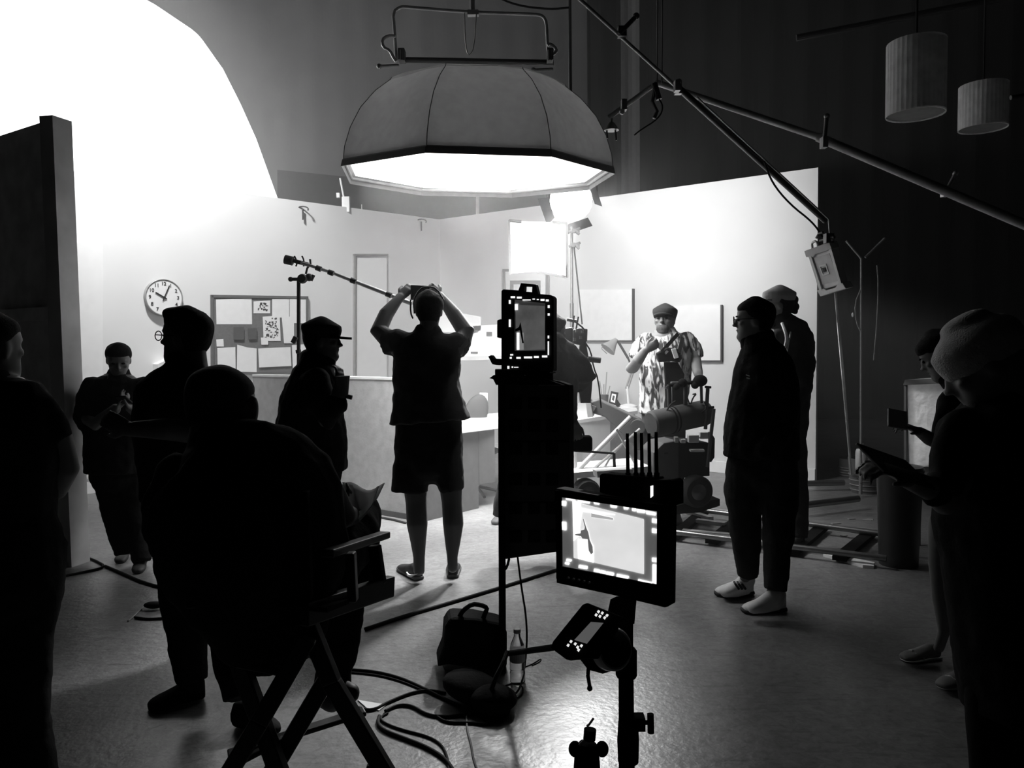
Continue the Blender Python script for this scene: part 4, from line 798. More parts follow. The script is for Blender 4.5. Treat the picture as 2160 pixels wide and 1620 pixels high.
# waste bin
c = G(1895, 1190); t = thing('waste_bin', 'dark cylindrical bin right of the track end', 'bin', c)
mb = MB(); mb.lathe([(.12, 0), (.14, .62), (.13, .62), (.11, .02)], c, seg=28); mb.build('drum', mat('bin_dark', .03, .5), t, smooth=True)
mb = MB(); mb.lathe([(.145, .62), (.15, .64), (.14, .66), (.1, .665)], c, seg=28); mb.build('lid', mat('bin_dark', .03, .5), t, smooth=True)
# canvas hamper
HP = VP(5.2, 1950, 880, yaw=-52)
t = thing('canvas_hamper', 'pale canvas hamper bag with dark rim behind the person with long dark hair', 'bag', HP.at(1945, 985))
mb = MB(); mb.px(HP, [(1911, 812), (1918, 806), (1975, 802), (2010, 806), (2010, 985), (1916, 985), (1914, 900)], -.3, 0); o = mb.build('canvas_side', mat('canvas_pale', .85, .9, leak=.6, bump=.6, var=.15, bscale=30), t, bevel=.015)
mb = MB(); mb.px(HP, [(1907, 812), (1911, 801), (1975, 798), (2010, 800), (2010, 808), (1912, 812)], -.32, .015); mb.build('rim', DGREY, t)
mb = MB(); mb.rect(HP, 1908, 812, 1913, 1075, -.02, .01); mb.rect(HP, 2000, 812, 2006, 1240, -.3, -.27); mb.build('frame_post', DGREY, t)
mb = MB(); a = HP.at(1910, 1075); mb.bar(V((a.x, a.y, 0)), a, .03); mb.bar(V((a.x + .22, a.y + .25, 0)), a + V((.22, .25, 0)), .03); mb.build('leg', DGREY, t)
# ================================================================= PEOPLE
RT = [(-.002, .022, .078, .0), (.015, .042, .087, -.03), (.035, .054, .088, -.055), (.06, .062, .085, -.075), (.085, .067, .083, -.088), (.11, .072, .083, -.096),
      (.135, .076, .086, -.101), (.16, .077, .086, -.102), (.185, .073, .078, -.098), (.205, .062, .062, -.086), (.222, .042, .036, -.06), (.233, .015, .008, -.03)]
def ringpts(c, a, b, s, n, seg=16): return [c + s * (a * math.cos(k * 2 * math.pi / seg)) + n * (b * math.sin(k * 2 * math.pi / seg)) for k in range(seg)]
def loft(bm, R):
    vs = [[bm.verts.new(p) for p in r] for r in R]; n = len(R[0])
    for A, B in zip(vs, vs[1:]):
        for k in range(n): bm.faces.new((A[k], A[(k + 1) % n], B[(k + 1) % n], B[k]))
    bm.faces.new(vs[0][::-1]); bm.faces.new(vs[-1])
def chainw(bm, pts, cap=(1, 1), hint=None, seg=16):      # pts: (Vector, half width, half depth)
    R = []; N = len(pts)
    for i, (p, a, b) in enumerate(pts):
        t = (pts[min(i + 1, N - 1)][0] - pts[max(i - 1, 0)][0]).normalized()
        nv = hint or V((0, 1, 0)); s = t.cross(nv)
        if s.length < .25: s = t.cross(V((0, 0, 1))) if abs(t.z) < .8 else V((1, 0, 0))
        s.normalize(); n = s.cross(t).normalized(); R.append((p, a, b, s, n, t))
    out = []
    def capr(r, sg):
        p, a, b, s, n, t = r; m = min(a, b); res = []
        for an in (80, 55, 28): c, q = math.cos(math.radians(an)), math.sin(math.radians(an)); res.append(ringpts(p + t * sg * m * q, a * c, b * c, s, n, seg))
        return res
    if cap[0]: out += capr(R[0], -1)
    out += [ringpts(r[0], r[1], r[2], r[3], r[4], seg) for r in R]
    if cap[1]: out += capr(R[-1], 1)[::-1]
    loft(bm, out)
class Fig:
    def __init__(s, name, label, foot, d, cat='person', cloth_seed=0):
        s.t = thing(name, label, cat, foot); s.d = d; s.B = {}
    def bm(s, part):
        if part not in s.B: s.B[part] = bmesh.new()
        return s.B[part]
    def ch(s, part, pts, cap=(1, 1), dr=.78, hint=None):
        P = []
        for p in pts:
            x, y, dd, w = p[:4]; D = s.d + dd; a = w * D / FPX; b = p[4] if len(p) > 4 else a * dr; P.append((W(x, y, D), a, b))
        chainw(s.bm(part), P, cap, hint)
    def ball(s, part, x, y, dd, r, rz=0):
        M = Matrix.Rotation(rz, 4, 'Y'); T = Matrix.Translation(W(x, y, s.d + dd)) @ M @ Matrix.Diagonal((*r, 1)); bmesh.ops.create_uvsphere(s.bm(part), u_segments=16, v_segments=10, radius=1, matrix=T)
    def head(s, x, y, dd=0, yaw=0, pitch=0, roll=0, sc=1.0, neck=True, hair=None, cap=None, eyes=False, glasses=False, ears=True, hp=1.0, beard=False):
        M = Matrix.Translation(W(x, y, s.d + dd)) @ Matrix.Rotation(math.radians(yaw), 4, 'Z') @ Matrix.Rotation(math.radians(pitch), 4, 'X') @ Matrix.Rotation(math.radians(roll), 4, 'Y') @ Matrix.Scale(sc, 4) @ Matrix.Translation((0, 0, -.125))
        s.HM = M; b = s.bm('body'); seg = 24
        def rg(z, w, f, k, g=0, dz=0):
            c = (f + k) / 2; h = (f - k) / 2 + g
            return [M @ V(((w + g) * math.copysign(abs(math.cos(a)) ** .85, math.cos(a)), c + h * math.copysign(abs(math.sin(a)) ** .9, math.sin(a)), z + dz)) for a in [2 * math.pi * i / seg for i in range(seg)]]
        loft(b, [rg(*r) for r in RT])
        def el(c, r, rot=0, part='body'):
            T = M @ Matrix.Translation(c) @ Matrix.Rotation(rot, 4, 'X') @ Matrix.Diagonal((*r, 1)); bmesh.ops.create_uvsphere(s.bm(part), u_segments=14, v_segments=9, radius=1, matrix=T)
        el((0, .087, .112), (.010, .014, .026), .35); el((0, .1, .094), (.014, .014, .011)); el((.009, .094, .092), (.008, .01, .008)); el((-.009, .094, .092), (.008, .01, .008))   # nose
        el((0, .082, .069), (.023, .011, .006)); el((0, .08, .06), (.02, .011, .007)); el((0, .078, .03), (.02, .016, .017))     # lips, chin
        for sx in (-1, 1):
            el((sx * .028, .072, .142), (.024, .014, .007), part='body'); el((sx * .04, .058, .1), (.022, .022, .016))
            if ears: el((sx * .075, -.008, .11), (.007, .018, .031), -.2)
        if neck: chainw(b, [(M @ V((0, -.03, .07)), .056 * sc, .058 * sc), (M @ V((0, -.04, .0)), .055 * sc, .058 * sc), (M @ V((0, -.055, -.06)), .062 * sc, .062 * sc)])
        if eyes:
            for sx in (-1, 1): el((sx * .03, .079, .122), (.014, .008, .008), part='eye' + ('_' if sx > 0 else ''))
            el((0, .088, .065), (.02, .006, .0025), part='mouth')
            for sx in (-1, 1): el((sx * .03, .087, .14), (.019, .006, .004), part='eyebrow' + ('_' if sx > 0 else ''))
        if beard: el((0, .06, .045), (.052, .04, .04), part='beard'); el((0, .05, .02), (.045, .045, .03), part='beard')
        if glasses:
            mb = MB()
            for sx in (-1, 1):
                mb.path([M @ V((sx * .03 + .024 * math.cos(a * .5236), .103, .12 + .02 * math.sin(a * .5236))) for a in range(13)], .0022, 6)
                mb.path([M @ V((sx * .054, .1, .124)), M @ V((sx * .076, .05, .124)), M @ V((sx * .08, -.01, .122))], .0022, 6)
            mb.path([M @ V((-.007, .103, .124)), M @ V((.007, .103, .124))], .0022, 6); s.gl = mb
        if hair:      # (front line z, side line z, back line z, thickness)
            hb = s.bm('hair'); hf, hs, hk, g = hair; R = []
            for z0 in [i * .0125 for i in range(-3, 19)]:
                zz = max(z0, RT[0][0]); i = max(j for j in range(len(RT)) if RT[j][0] <= zz + 1e-9); j = min(i + 1, len(RT) - 1)
                u = 0 if i == j else (zz - RT[i][0]) / (RT[j][0] - RT[i][0]); u = min(1, max(0, u))
                w, f, k = [RT[i][q] * (1 - u) + RT[j][q] * u for q in (1, 2, 3)]
                if z0 < .07: w, k = max(w, .058), min(k, -.075)
                r = rg(z0, w, f, k, 0); c0 = M @ V((0, (f + k) / 2, z0)); out = []
                for q, p in enumerate(r):
                    a = 2 * math.pi * q / seg; sy = math.sin(a)
                    kk = min(1, max(0, (sy - .08) / .3)); kk = kk * kk * (3 - 2 * kk)
                    lim = hs + (hf - hs) * kk if sy > 0 else hs + (hk - hs) * min(1, -sy * 1.6)
                    on = z0 >= lim
                    v = (p - c0); L = v.length; gg = g * min(1, .25 + (z0 - lim) / .035); out.append(c0 + v * ((L + gg * sc * hp) / L if on else (L - .005) / L))
                R.append(out)
            c0 = M @ V((0, -.012, .233 + g * .9)); R.append([c0 + (p - c0) * .35 for p in R[-1]]); 
            R[-1] = [p + (M.to_3x3() @ V((0, 0, 1))).normalized() * g * .5 for p in R[-1]]
            loft(hb, R)
        if cap:       # (brim length, brim drop)
            hb = s.bm('cap'); R = []
            for z, g in ((.128, .008), (.15, .012), (.175, .018), (.2, .022), (.222, .024), (.24, .02)):
                i = max(j for j in range(len(RT)) if RT[j][0] <= z); w, f, k = RT[i][1:]; R.append(rg(z, w, f, k, g))
            c0 = M @ V((0, -.01, .252)); R.append([c0 + (p - R[-1][0]) * 0 + ((p - (M @ V((0, -.012, .24)))) * .3) for p in R[-1]])
            loft(hb, R); L, dr_ = cap; b2 = s.bm('cap_brim'); up, dn = [], []
            P = []
            for i in range(13):
                a = math.radians(12 + 156 * i / 12); P.append((.08 * math.cos(a), .02 + (.065 + L) * math.sin(a), .148 - dr_ * math.sin(a) - .012 * math.cos(a) ** 2))
            A = [b2.verts.new(M @ V(p)) for p in P]; C = [b2.verts.new(M @ V((p[0], p[1], p[2] + .013))) for p in P]; n = len(P)
            b2.faces.new(A); b2.faces.new(C[::-1])
            for i in range(n): b2.faces.new((A[i], C[i], C[(i + 1) % n], A[(i + 1) % n]))
        return M
    def hand(s, wrist, tip, normal, curl=.5, sc=1.0, thumb=1, part='body'):
        b = s.bm(part); w = V(wrist); e = (V(tip) - w).normalized(); n = (V(normal) - e * V(normal).dot(e)).normalized(); q = e.cross(n)
        chainw(b, [(w - e * .01, .026 * sc, .02 * sc), (w + e * .035 * sc, .036 * sc, .016 * sc), (w + e * .075 * sc, .04 * sc, .013 * sc), (w + e * .088 * sc, .038 * sc, .011 * sc)], hint=n)
        for i, L in enumerate((.072, .082, .077, .06)):
            p = w + e * .085 * sc + q * ((i - 1.5) * .0205 * sc) * thumb; a = curl * .5; P = [(p - e * .015, .0088 * sc, .0088 * sc)]
            for k in range(3):
                dv = e * math.cos(a) - n * math.sin(a); p = p + dv * (L * (.45, .3, .25)[k] * sc); P.append((p, .0084 * sc - k * .0008, .0084 * sc - k * .0008)); a += curl * (1 + .08 * i)
            chainw(b, P, seg=8, hint=n)
        p = w + e * .025 * sc - q * .028 * sc * thumb; dv = (e * .75 - q * .6 * thumb - n * .25).normalized(); d2_ = (e * .95 - q * .15 * thumb - n * .35).normalized()
        chainw(b, [(p, .013 * sc, .012 * sc), (p + dv * .035 * sc, .0115 * sc, .011 * sc), (p + dv * .035 * sc + d2_ * .03 * sc, .0095 * sc, .009 * sc), (p + dv * .035 * sc + d2_ * .048 * sc, .008 * sc, .0075 * sc)], seg=8, hint=n)
    def shoe(s, heel, toe, sc=1.0, part='shoes', h=.09, sole=None):
        H, T = V(heel), V(toe); e = (T - H).normalized(); s.nf = getattr(s, 'nf', 0) + (1 if part in ('shoes',) else 0); sfx = '_' if s.nf > 1 else ''
        if part == 'shoes': part = 'shoe' + sfx
        if sole: sole = 'sole' + sfx
        b = s.bm(part)
        up = V((0, 0, 1)); q = e.cross(up); L = (T - H).length
        prof = [(0, .028, .5 * h), (.08, .034, .52 * h), (.25, .036, .55 * h), (.45, .038, .42 * h), (.62, .044, .34 * h), (.8, .045, .27 * h), (.93, .036, .22 * h), (1, .022, .17 * h)]
        loft(b, [[H + e * (u * L) + up * hz + q * (w * sc * math.cos(a)) + up * (hz * math.copysign(abs(math.sin(a)) ** (.6 if math.sin(a) < 0 else .9), math.sin(a))) for a in [k * math.pi / 8 for k in range(16)]] for u, w, hz in prof])
        if sole:
            c = s.bm(sole); loft(c, [[H + e * (u * L * 1.02 - .003) + up * .013 + q * ((w * sc + .004) * math.cos(a)) + up * (.012 * math.copysign(abs(math.sin(a)) ** .4, math.sin(a))) for a in [k * math.pi / 8 for k in range(16)]] for u, w, hz in prof])
    def done(s, spec):
        O = {}
        for part, b in s.B.items():
            key = part.rstrip('_'); key = {'shoe': 'shoes', 'sole': 'soles', 'sandal': 'sandals', 'eyebrow': 'eyebrows'}.get(key, key)
            m, vox, dis = spec.get(key, (CLK, .012, 0))
            mb = MB(); mb.b.free(); mb.b = b; o = mb.build(part.rstrip('_'), m, s.t, smooth=2)
            if vox:
                r = o.modifiers.new('remesh', 'REMESH'); r.mode = 'VOXEL'; r.voxel_size = vox; r.use_smooth_shade = True
                k = o.modifiers.new('smooth', 'SMOOTH'); k.factor = .5; k.iterations = 4 if vox > .008 else 3
            if dis:
                tx = bpy.data.textures.get('folds%d' % int(dis * 1000)) or bpy.data.textures.new('folds%d' % int(dis * 1000), 'CLOUDS'); tx.noise_scale = .09; tx.noise_depth = 2
                k = o.modifiers.new('folds', 'DISPLACE'); k.texture = tx; k.strength = dis; k.mid_level = .5; k.texture_coords = 'LOCAL'
            O[part] = o
        if hasattr(s, 'gl'): O['glasses'] = s.gl.build('glasses', BLK, s.t, smooth=2)
        return O
FOLD = .022
def cl(name, g, **k): return mat(name, g * 1.7, .92, bump=.25, spec=.08, **k)

# ---- person in shorts holding a phone overhead
d = 4.86; A = Fig('person', 'person in short-sleeved shirt and shorts seen from behind, holding a phone overhead', G(905, 1222), d)
A.head(905, 652, .02, yaw=2, pitch=6, sc=1.05, hair=(.19, .1, .03, .011))
A.ch('body', [(905, 735, 0, 58, .1), (902, 800, 0, 60, .1), (904, 900, 0, 60, .1), (905, 950, 0, 56, .1)])
A.ch('body', [(845, 733, 0, 24), (820, 715, .04, 22), (799, 697, .08, 19), (815, 662, .16, 16), (838, 634, .24, 10.5), (845, 626, .27, 10)])
A.ch('body', [(956, 735, 0, 24), (975, 718, .04, 22), (983, 700, .08, 19), (958, 664, .16, 16), (934, 632, .24, 10.5), (927, 624, .27, 10)])
A.hand(W(845, 627, d + .27), W(869, 602, d + .33), (0, -1, .2), .35, .95, thumb=1)
A.hand(W(927, 625, d + .27), W(902, 600, d + .33), (0, -1, .2), .35, .95, thumb=-1)
A.ch('body', [(868, 960, 0, 34), (876, 1030, 0, 25), (878, 1060, 0, 22.5), (880, 1105, -.01, 22.5), (882, 1140, 0, 17), (884, 1175, 0, 12.5), (884, 1205, 0, 12)])
A.ch('body', [(942, 960, 0, 34), (951, 1030, 0, 24), (953, 1060, 0, 21.5), (956, 1105, -.01, 22), (955, 1140, 0, 17), (954, 1175, 0, 11.5), (955, 1200, 0, 10.5)])
A.ch('shirt', [(904, 703, 0, 30, .07), (902, 714, 0, 56, .09), (902, 735, 0, 71, .12), (901, 765, 0, 73, .13), (898, 805, 0, 71, .13), (904, 850, 0, 77, .15), (907, 890, 0, 87, .17)], cap=(1, 0))
A.ch('shirt', [(862, 733, 0, 30), (838, 722, .02, 30), (811, 722, .06, 27)], cap=(1, 0)); A.ch('shirt', [(945, 733, 0, 30), (962, 726, .02, 29), (981, 730, .06, 25)], cap=(1, 0))
A.ch('shirt', [(905, 700, .0, 26, .07), (905, 712, 0, 34, .08)])
A.ch('shorts', [(904, 880, 0, 70, .13), (904, 930, 0, 73, .14), (904, 975, 0, 74, .14)]); A.ch('shorts', [(869, 950, 0, 37, .12), (866, 1000, 0, 38, .12), (864, 1037, 0, 39, .12)], cap=(1, 0)); A.ch('shorts', [(940, 950, 0, 37, .12), (947, 1000, 0, 33, .12), (953, 1035, 0, 27, .11)], cap=(1, 0))
A.shoe(G(884, 1224), G(846, 1200), 1.05, sole='soles'); A.shoe(G(955, 1220), G(958, 1196), 1.05, sole='soles')
O = A.done({'body': (SKIND, .0055, 0), 'hair': (HAIR, .008, .012), 'shirt': (cl('shirt_black', .03), .011, .025), 'shorts': (cl('shorts_black', .015), .011, FOLD), 'shoes': (BLK, .007, 0), 'soles': (DGREY, 0, 0)})
mb = MB(); q = Pl(G(884, 1224) + V((-.07, -.02, 0)), (-.8, -1, 0)); mb.px(q, [(859, 1206), (861, 1214), (868, 1217), (882, 1210), (867, 1212), (863, 1211)], .0, .01); mb.build('shoe_mark', WHT, A.t)
q = VP(d + .3, 887, 610); mb = MB(); mb.px(q, [(866, 601), (906, 603), (906, 634), (866, 632)], -.01, .0); tag(mb.build('mobile_phone', BLK, bevel=.003), 'phone held up sideways in both hands of the person in shorts', 'phone')
mb = MB(); mb.path([W(866, 632, d - .1), W(866, 660, d - .1), W(871, 672, d - .1)], .005, 6, smooth=1); mb.path([A.HM @ V((x, y, z)) for x, y, z in ((-.088, 0, .1), (-.092, -.01, .18), (-.05, -.02, .25), (0, -.02, .262), (.05, -.02, .25), (.09, -.01, .18))], .006, 6, smooth=1)
tag(mb.build('headphones', GREY), 'thin headphones on the head of the person in shorts', 'headphones')

# ---- person with glasses, arms crossed, in profile
d = 3.2; C_ = Fig('person', 'person in glasses and dark T-shirt standing in profile with crossed arms, facing left', G(430, 1500), d)
C_.head(391, 708, 0, yaw=82, pitch=3, sc=.99, hair=(.175, .12, .05, .013), glasses=True)
C_.ch('hair', [(358, 662, 0, 12, .06), (395, 657, 0, 13, .07), (422, 668, 0, 12, .06)], dr=1)
C_.ch('body', [(385, 820, 0, 60, .1), (385, 870, 0, 92, .13), (385, 960, 0, 80, .12), (385, 1030, 0, 76, .12)])
C_.ch('body', [(448, 860, -.14, 26), (450, 885, -.16, 27), (430, 915, -.22, 26), (350, 905, -.3, 24), (285, 905, -.3, 17), (268, 906, -.3, 15)])
C_.hand(W(272, 906, d - .3), W(238, 890, d - .28), (0, -1, .2), .3, .95)
C_.ch('shirt', [(390, 770, 0, 38, .08), (388, 792, 0, 68, .12), (384, 820, 0, 92, .14), (380, 870, 0, 100, .15), (378, 930, 0, 96, .14), (382, 1000, 0, 86, .13), (386, 1050, 0, 88, .13)], cap=(1, 0))
C_.ch('shirt', [(432, 812, -.08, 38), (452, 850, -.13, 36), (452, 885, -.16, 34)], cap=(1, 0))
C_.ch('trousers', [(385, 1000, 0, 80, .13), (390, 1060, 0, 88, .14), (395, 1110, 0, 92, .14)])
C_.ch('trousers', [(362, 1080, -.05, 54, .1), (372, 1180, -.06, 46, .09), (385, 1280, -.07, 42, .08), (398, 1370, -.07, 38, .075), (405, 1435, -.07, 31, .07)], cap=(1, 0))
C_.ch('trousers', [(445, 1080, .03, 46, .1), (458, 1180, .0, 45, .09), (468, 1280, -.1, 42, .08), (485, 1370, -.2, 38, .075), (500, 1440, -.28, 35, .07), (505, 1475, -.3, 34, .07)], cap=(1, 0))
C_.shoe(G(432, 1472), G(312, 1500), 1.1, h=.1); C_.shoe(G(498, 1530), G(585, 1552), 1.1, h=.1)
C_.ch('shoe', [(405, 1425, -.07, 24), (404, 1455, -.06, 27)], cap=(1, 0))
C_.done({'body': (SKIND, .0065, 0), 'hair': (HAIR, .008, .012), 'shirt': (cl('tee_black', .014), .011, FOLD), 'trousers': (cl('jeans_black', .012), .011, FOLD), 'shoes': (cl('shoe_black', .012), .008, 0)})

# ---- person looking at a phone inside the set
d = 5.3; D_ = Fig('person', 'person in black T-shirt inside the set at the left, looking down at a phone', G(275, 1185), d)
D_.head(250, 757, -.03, yaw=205, pitch=-22, sc=.97, hair=(.165, .12, .04, .01), eyes=True)
D_.ch('body', [(250, 815, 0, 50, .1), (245, 880, 0, 56, .1), (243, 990, 0, 52, .1)])
for pts in ([(196, 820, 0, 20), (180, 880, -.03, 17), (200, 895, -.18, 14), (245, 862, -.3, 11)], [(308, 822, 0, 20), (322, 880, -.03, 17), (305, 885, -.18, 14), (275, 860, -.3, 11)]): D_.ch('body', pts)
D_.hand(W(246, 862, d - .3), W(272, 842, d - .32), (0, .3, -1), .4, .9); D_.hand(W(280, 862, d - .3), W(262, 842, d - .33), (0, .3, -1), .4, .9, thumb=-1)
D_.ch('shirt', [(250, 790, 0, 24, .07), (250, 803, 0, 52, .1), (246, 830, 0, 66, .13), (243, 880, 0, 68, .14), (242, 940, 0, 64, .14), (242, 998, 0, 62, .14)], cap=(1, 0))
D_.ch('shirt', [(200, 815, 0, 26), (185, 845, 0, 25), (178, 880, -.02, 24), (186, 897, -.06, 21)], cap=(1, 0)); D_.ch('shirt', [(300, 815, 0, 26), (315, 845, 0, 25), (322, 880, -.02, 22)], cap=(1, 0))
D_.ch('trousers', [(245, 970, 0, 56, .12), (246, 1010, 0, 54, .12)]); D_.ch('trousers', [(230, 1000, 0, 33), (240, 1060, 0, 30), (252, 1120, 0, 26), (262, 1170, 0, 20)], cap=(1, 0)); D_.ch('trousers', [(270, 1000, 0, 33), (282, 1060, 0, 30), (292, 1130, -.05, 25), (300, 1185, -.1, 20)], cap=(1, 0))
D_.shoe(G(268, 1172), G(252, 1190), 1.0); D_.shoe(G(302, 1190), G(290, 1212), 1.0)
D_.done({'body': (SKIN, .0055, 0), 'hair': (HAIR, .008, .01), 'eye': (BLK, 0, 0), 'shirt': (cl('tee_black', .014), .011, FOLD), 'trousers': (cl('jeans_black', .012), .011, FOLD), 'shoes': (mat('shoe_grey', .04, .6), .008, 0)})
mb = MB(); q = W(264, 846, d - .34); mb.box(q, (.075, .15, .01), Matrix.Rotation(-.5, 3, 'X')); tag(mb.build('mobile_phone', BLK, bevel=.003), 'phone held low by the person inside the set at the left', 'phone')
mb = MB(); mb.px(VP(5.2, 220, 993), [(188, 985), (200, 988), (248, 986), (236, 996), (204, 998)], -.15, 0); tag(mb.build('clipboard', GREY), 'pale clipboard held at the hip of the person inside the set', 'clipboard')

# ---- walking person in cap
d = 4.3; E_ = Fig('person', 'person in cap and dark hooded jacket walking to the right past the pin board', G(665, 1300), d)
E_.head(681, 715, 0, yaw=-84, pitch=-3, sc=1.0, hair=(.16, .1, .02, .012), cap=(.075, .02))
E_.ch('body', [(665, 800, 0, 50, .1), (660, 900, 0, 60, .11), (660, 1000, 0, 55, .1)])
E_.ch('body', [(665, 812, -.04, 30), (672, 825, -.13, 26), (690, 880, -.2, 24), (712, 850, -.24, 18), (716, 815, -.24, 13)])
E_.hand(W(716, 822, d - .22), W(718, 785, d - .22), (1, -.4, 0), .6, .95)
E_.ch('jacket', [(668, 765, 0, 30, .08), (664, 782, 0, 46, .12), (662, 815, 0, 60, .17), (656, 860, 0, 68, .19), (655, 910, 0, 74, .19), (660, 960, 0, 74, .18), (667, 1002, 0, 67, .17)], cap=(1, 0))
E_.ch('jacket', [(652, 752, 0, 16, .1), (655, 772, 0, 26, .12), (668, 790, 0, 40, .13)])
E_.ch('jacket', [(664, 800, -.14, 32), (678, 850, -.2, 32), (694, 880, -.22, 28), (712, 852, -.24, 22), (715, 836, -.24, 18)], cap=(1, 0))
E_.ch('trousers', [(668, 980, 0, 55, .12), (665, 1040, 0, 50, .12)]); E_.ch('trousers', [(655, 1030, 0, 32), (650, 1150, .06, 27), (645, 1265, .12, 20)], cap=(1, 0)); E_.ch('trousers', [(680, 1010, -.03, 30), (683, 1150, -.06, 26), (680, 1275, -.08, 20)], cap=(1, 0))
E_.shoe(G(635, 1285), G(672, 1282), 1.0); E_.shoe(G(668, 1308), G(705, 1306), 1.0)
E_.done({'body': (SKIND, .0065, 0), 'hair': (HAIR, .009, .01), 'cap': (cl('cap_black', .014), .006, 0), 'cap_brim': (cl('cap_black', .014), 0, 0), 'jacket': (cl('jacket_black', .012), .012, .025), 'trousers': (cl('jeans_black', .012), .012, FOLD), 'shoes': (BLK, .008, 0)})
c = W(722, 815, d - .24); mb = MB(); mb.lathe([(.03, -.05), (.04, .05), (.043, .055)], c, seg=20); mb.tube(c + V((-.01, 0, -.045)), c + V((.05, 0, -.06)), .012); tag(mb.build('drinking_cup', DGREY, smooth=True), 'dark cup held to the chest of the walking person in the cap', 'cup')

# ---- camera operator
d = 5.3; F_ = Fig('person', 'person in dark jacket behind the tall monitor, turned right toward the film camera', G(1120, 1110), d)
F_.head(1166, 697, .1, yaw=-50, pitch=-5, sc=1.02, hair=(.17, .1, .01, .018))
F_.ch('body', [(1140, 770, 0, 50, .1), (1130, 900, 0, 55, .11), (1120, 980, 0, 50, .11)])
F_.ch('body', [(1192, 850, -.05, 22), (1200, 890, -.1, 18), (1213, 900, -.14, 12)])
F_.hand(W(1211, 893, d - .14), W(1222, 930, d - .18), (.3, -1, 0), .7, .95)
F_.ch('jacket', [(1165, 722, 0, 30, .09), (1160, 742, 0, 52, .12), (1158, 780, 0, 66, .15), (1148, 850, 0, 68, .15), (1140, 930, 0, 68, .15), (1135, 1000, 0, 64, .15)], cap=(1, 0))
F_.ch('jacket', [(1190, 745, 0, 28), (1215, 770, .0, 30), (1236, 797, .05, 23), (1222, 812, .1, 20), (1196, 806, .15, 17)])
F_.ch('jacket', [(1188, 790, -.05, 26), (1194, 840, -.1, 24), (1200, 880, -.13, 18), (1208, 893, -.14, 14)], cap=(1, 0))
F_.ch('trousers', [(1130, 980, 0, 60, .13), (1120, 1020, 0, 60, .13)]); F_.ch('trousers', [(1092, 1000, 0, 34), (1072, 1050, 0, 30), (1062, 1092, 0, 24)], cap=(1, 0)); F_.ch('trousers', [(1150, 1000, 0, 34), (1152, 1060, 0, 28), (1155, 1108, 0, 22)], cap=(1, 0))
F_.shoe(G(1062, 1098), G(1042, 1108), 1.0); F_.shoe(G(1155, 1112), G(1175, 1120), 1.0)
F_.done({'body': (SKIN, .006, 0), 'hair': (HAIR, .008, .016), 'jacket': (cl('jacket_charcoal', .02), .011, .025), 'trousers': (cl('trousers_grey', .06), .011, FOLD), 'shoes': (DGREY, .008, 0)})
t = thing('film_camera', 'film camera viewfinder and rig in front of the operator, right of the tall monitor', 'camera', W(1222, 730, 5.6))
q = VP(5.55, 1215, 705)
mb = MB(); mb.px(q, [(1182, 702), (1190, 693), (1206, 690), (1212, 700), (1212, 722), (1200, 727), (1184, 722), (1180, 712)], -.12, 0); mb.build('viewfinder_cup', BLK, t, bevel=.01)
mb = MB(); mb.px(q, [(1208, 696), (1222, 692), (1239, 694), (1238, 720), (1224, 728), (1208, 724)], -.16, .02); mb.build('camera_body', DGREY, t, bevel=.006)
mb = MB()
for x, y in ((1217, 698), (1225, 712), (1212, 716), (1229, 700)): mb.box(W(x, y, 5.5), (.02, .02, .02))
mb.build('button', STEEL, t)
mb = MB(); mb.tube(W(1196, 674, 5.55), W(1216, 678, 5.55), .012); mb.tube(W(1214, 700, 5.55), W(1220, 668, 5.55), .006); mb.tube(W(1208, 690, 5.55), W(1211, 666, 5.55), .006); mb.path([W(1210, 676, 5.5), W(1228, 690, 5.5), W(1234, 698, 5.5)], .006); mb.build('top_rod', DSTEEL, t)
mb = MB(); mb.path([W(1234, 722, 5.5), W(1246, 740, 5.5), W(1252, 775, 5.5), W(1262, 800, 5.5), W(1268, 860, 5.6)], .006, 6, smooth=1); mb.build('cable', RUB, t)
mb = MB(); mb.tube(W(1225, 755, 5.5), W(1242, 758, 5.5), .01); mb.tube(W(1240, 757, 5.5), W(1267, 760, 5.5), .022); mb.build('pan_handle', DGREY, t, smooth=True)
mb = MB(); mb.px(VP(5.65, 1215, 780), [(1225, 722), (1236, 722), (1250, 800), (1246, 850), (1225, 850), (1215, 780)], -.1, 0); mb.build('head_plate', DGREY, t)
mb = MB(); mb.box(W(1228, 935, 5.2), (.13, .12, .1)); tag(mb.build('seat_pad', MBLK, bevel=.015), 'black padded block by the hand of the camera operator', 'pad')

# ---- person in plaid shirt
d = 6.5; H_ = Fig('person', 'bearded person in cap and patterned short-sleeved shirt behind the dolly', G(1410, 1120), d)
H_.head(1402, 673, 0, yaw=155, pitch=6, sc=1.08, cap=(.04, .0), eyes=True, beard=True, hair=(.17, .1, .03, .008))
H_.ch('body', [(1405, 720, 0, 40, .11), (1402, 800, 0, 48, .14), (1400, 880, 0, 45, .13)])
H_.ch('body', [(1360, 722, 0, 17), (1345, 755, -.05, 15), (1333, 778, -.12, 14), (1346, 760, -.26, 12), (1362, 738, -.3, 8.5)])
H_.hand(W(1362, 739, d - .3), W(1390, 722, d - .3), (0, -1, -.2), .7, 1)
H_.ch('body', [(1455, 722, 0, 18), (1465, 760, -.05, 14), (1472, 785, -.15, 11), (1475, 800, -.3, 8.5)])
H_.hand(W(1475, 798, d - .35), W(1474, 812, d - .45), (0, -.3, -1), .8, 1)
H_.ch('shirt', [(1404, 703, 0, 24, .08), (1405, 712, 0, 46, .12), (1406, 735, 0, 56, .16), (1403, 780, 0, 56, .2), (1400, 830, 0, 52, .21), (1397, 876, 0, 50, .2)], cap=(1, 0))
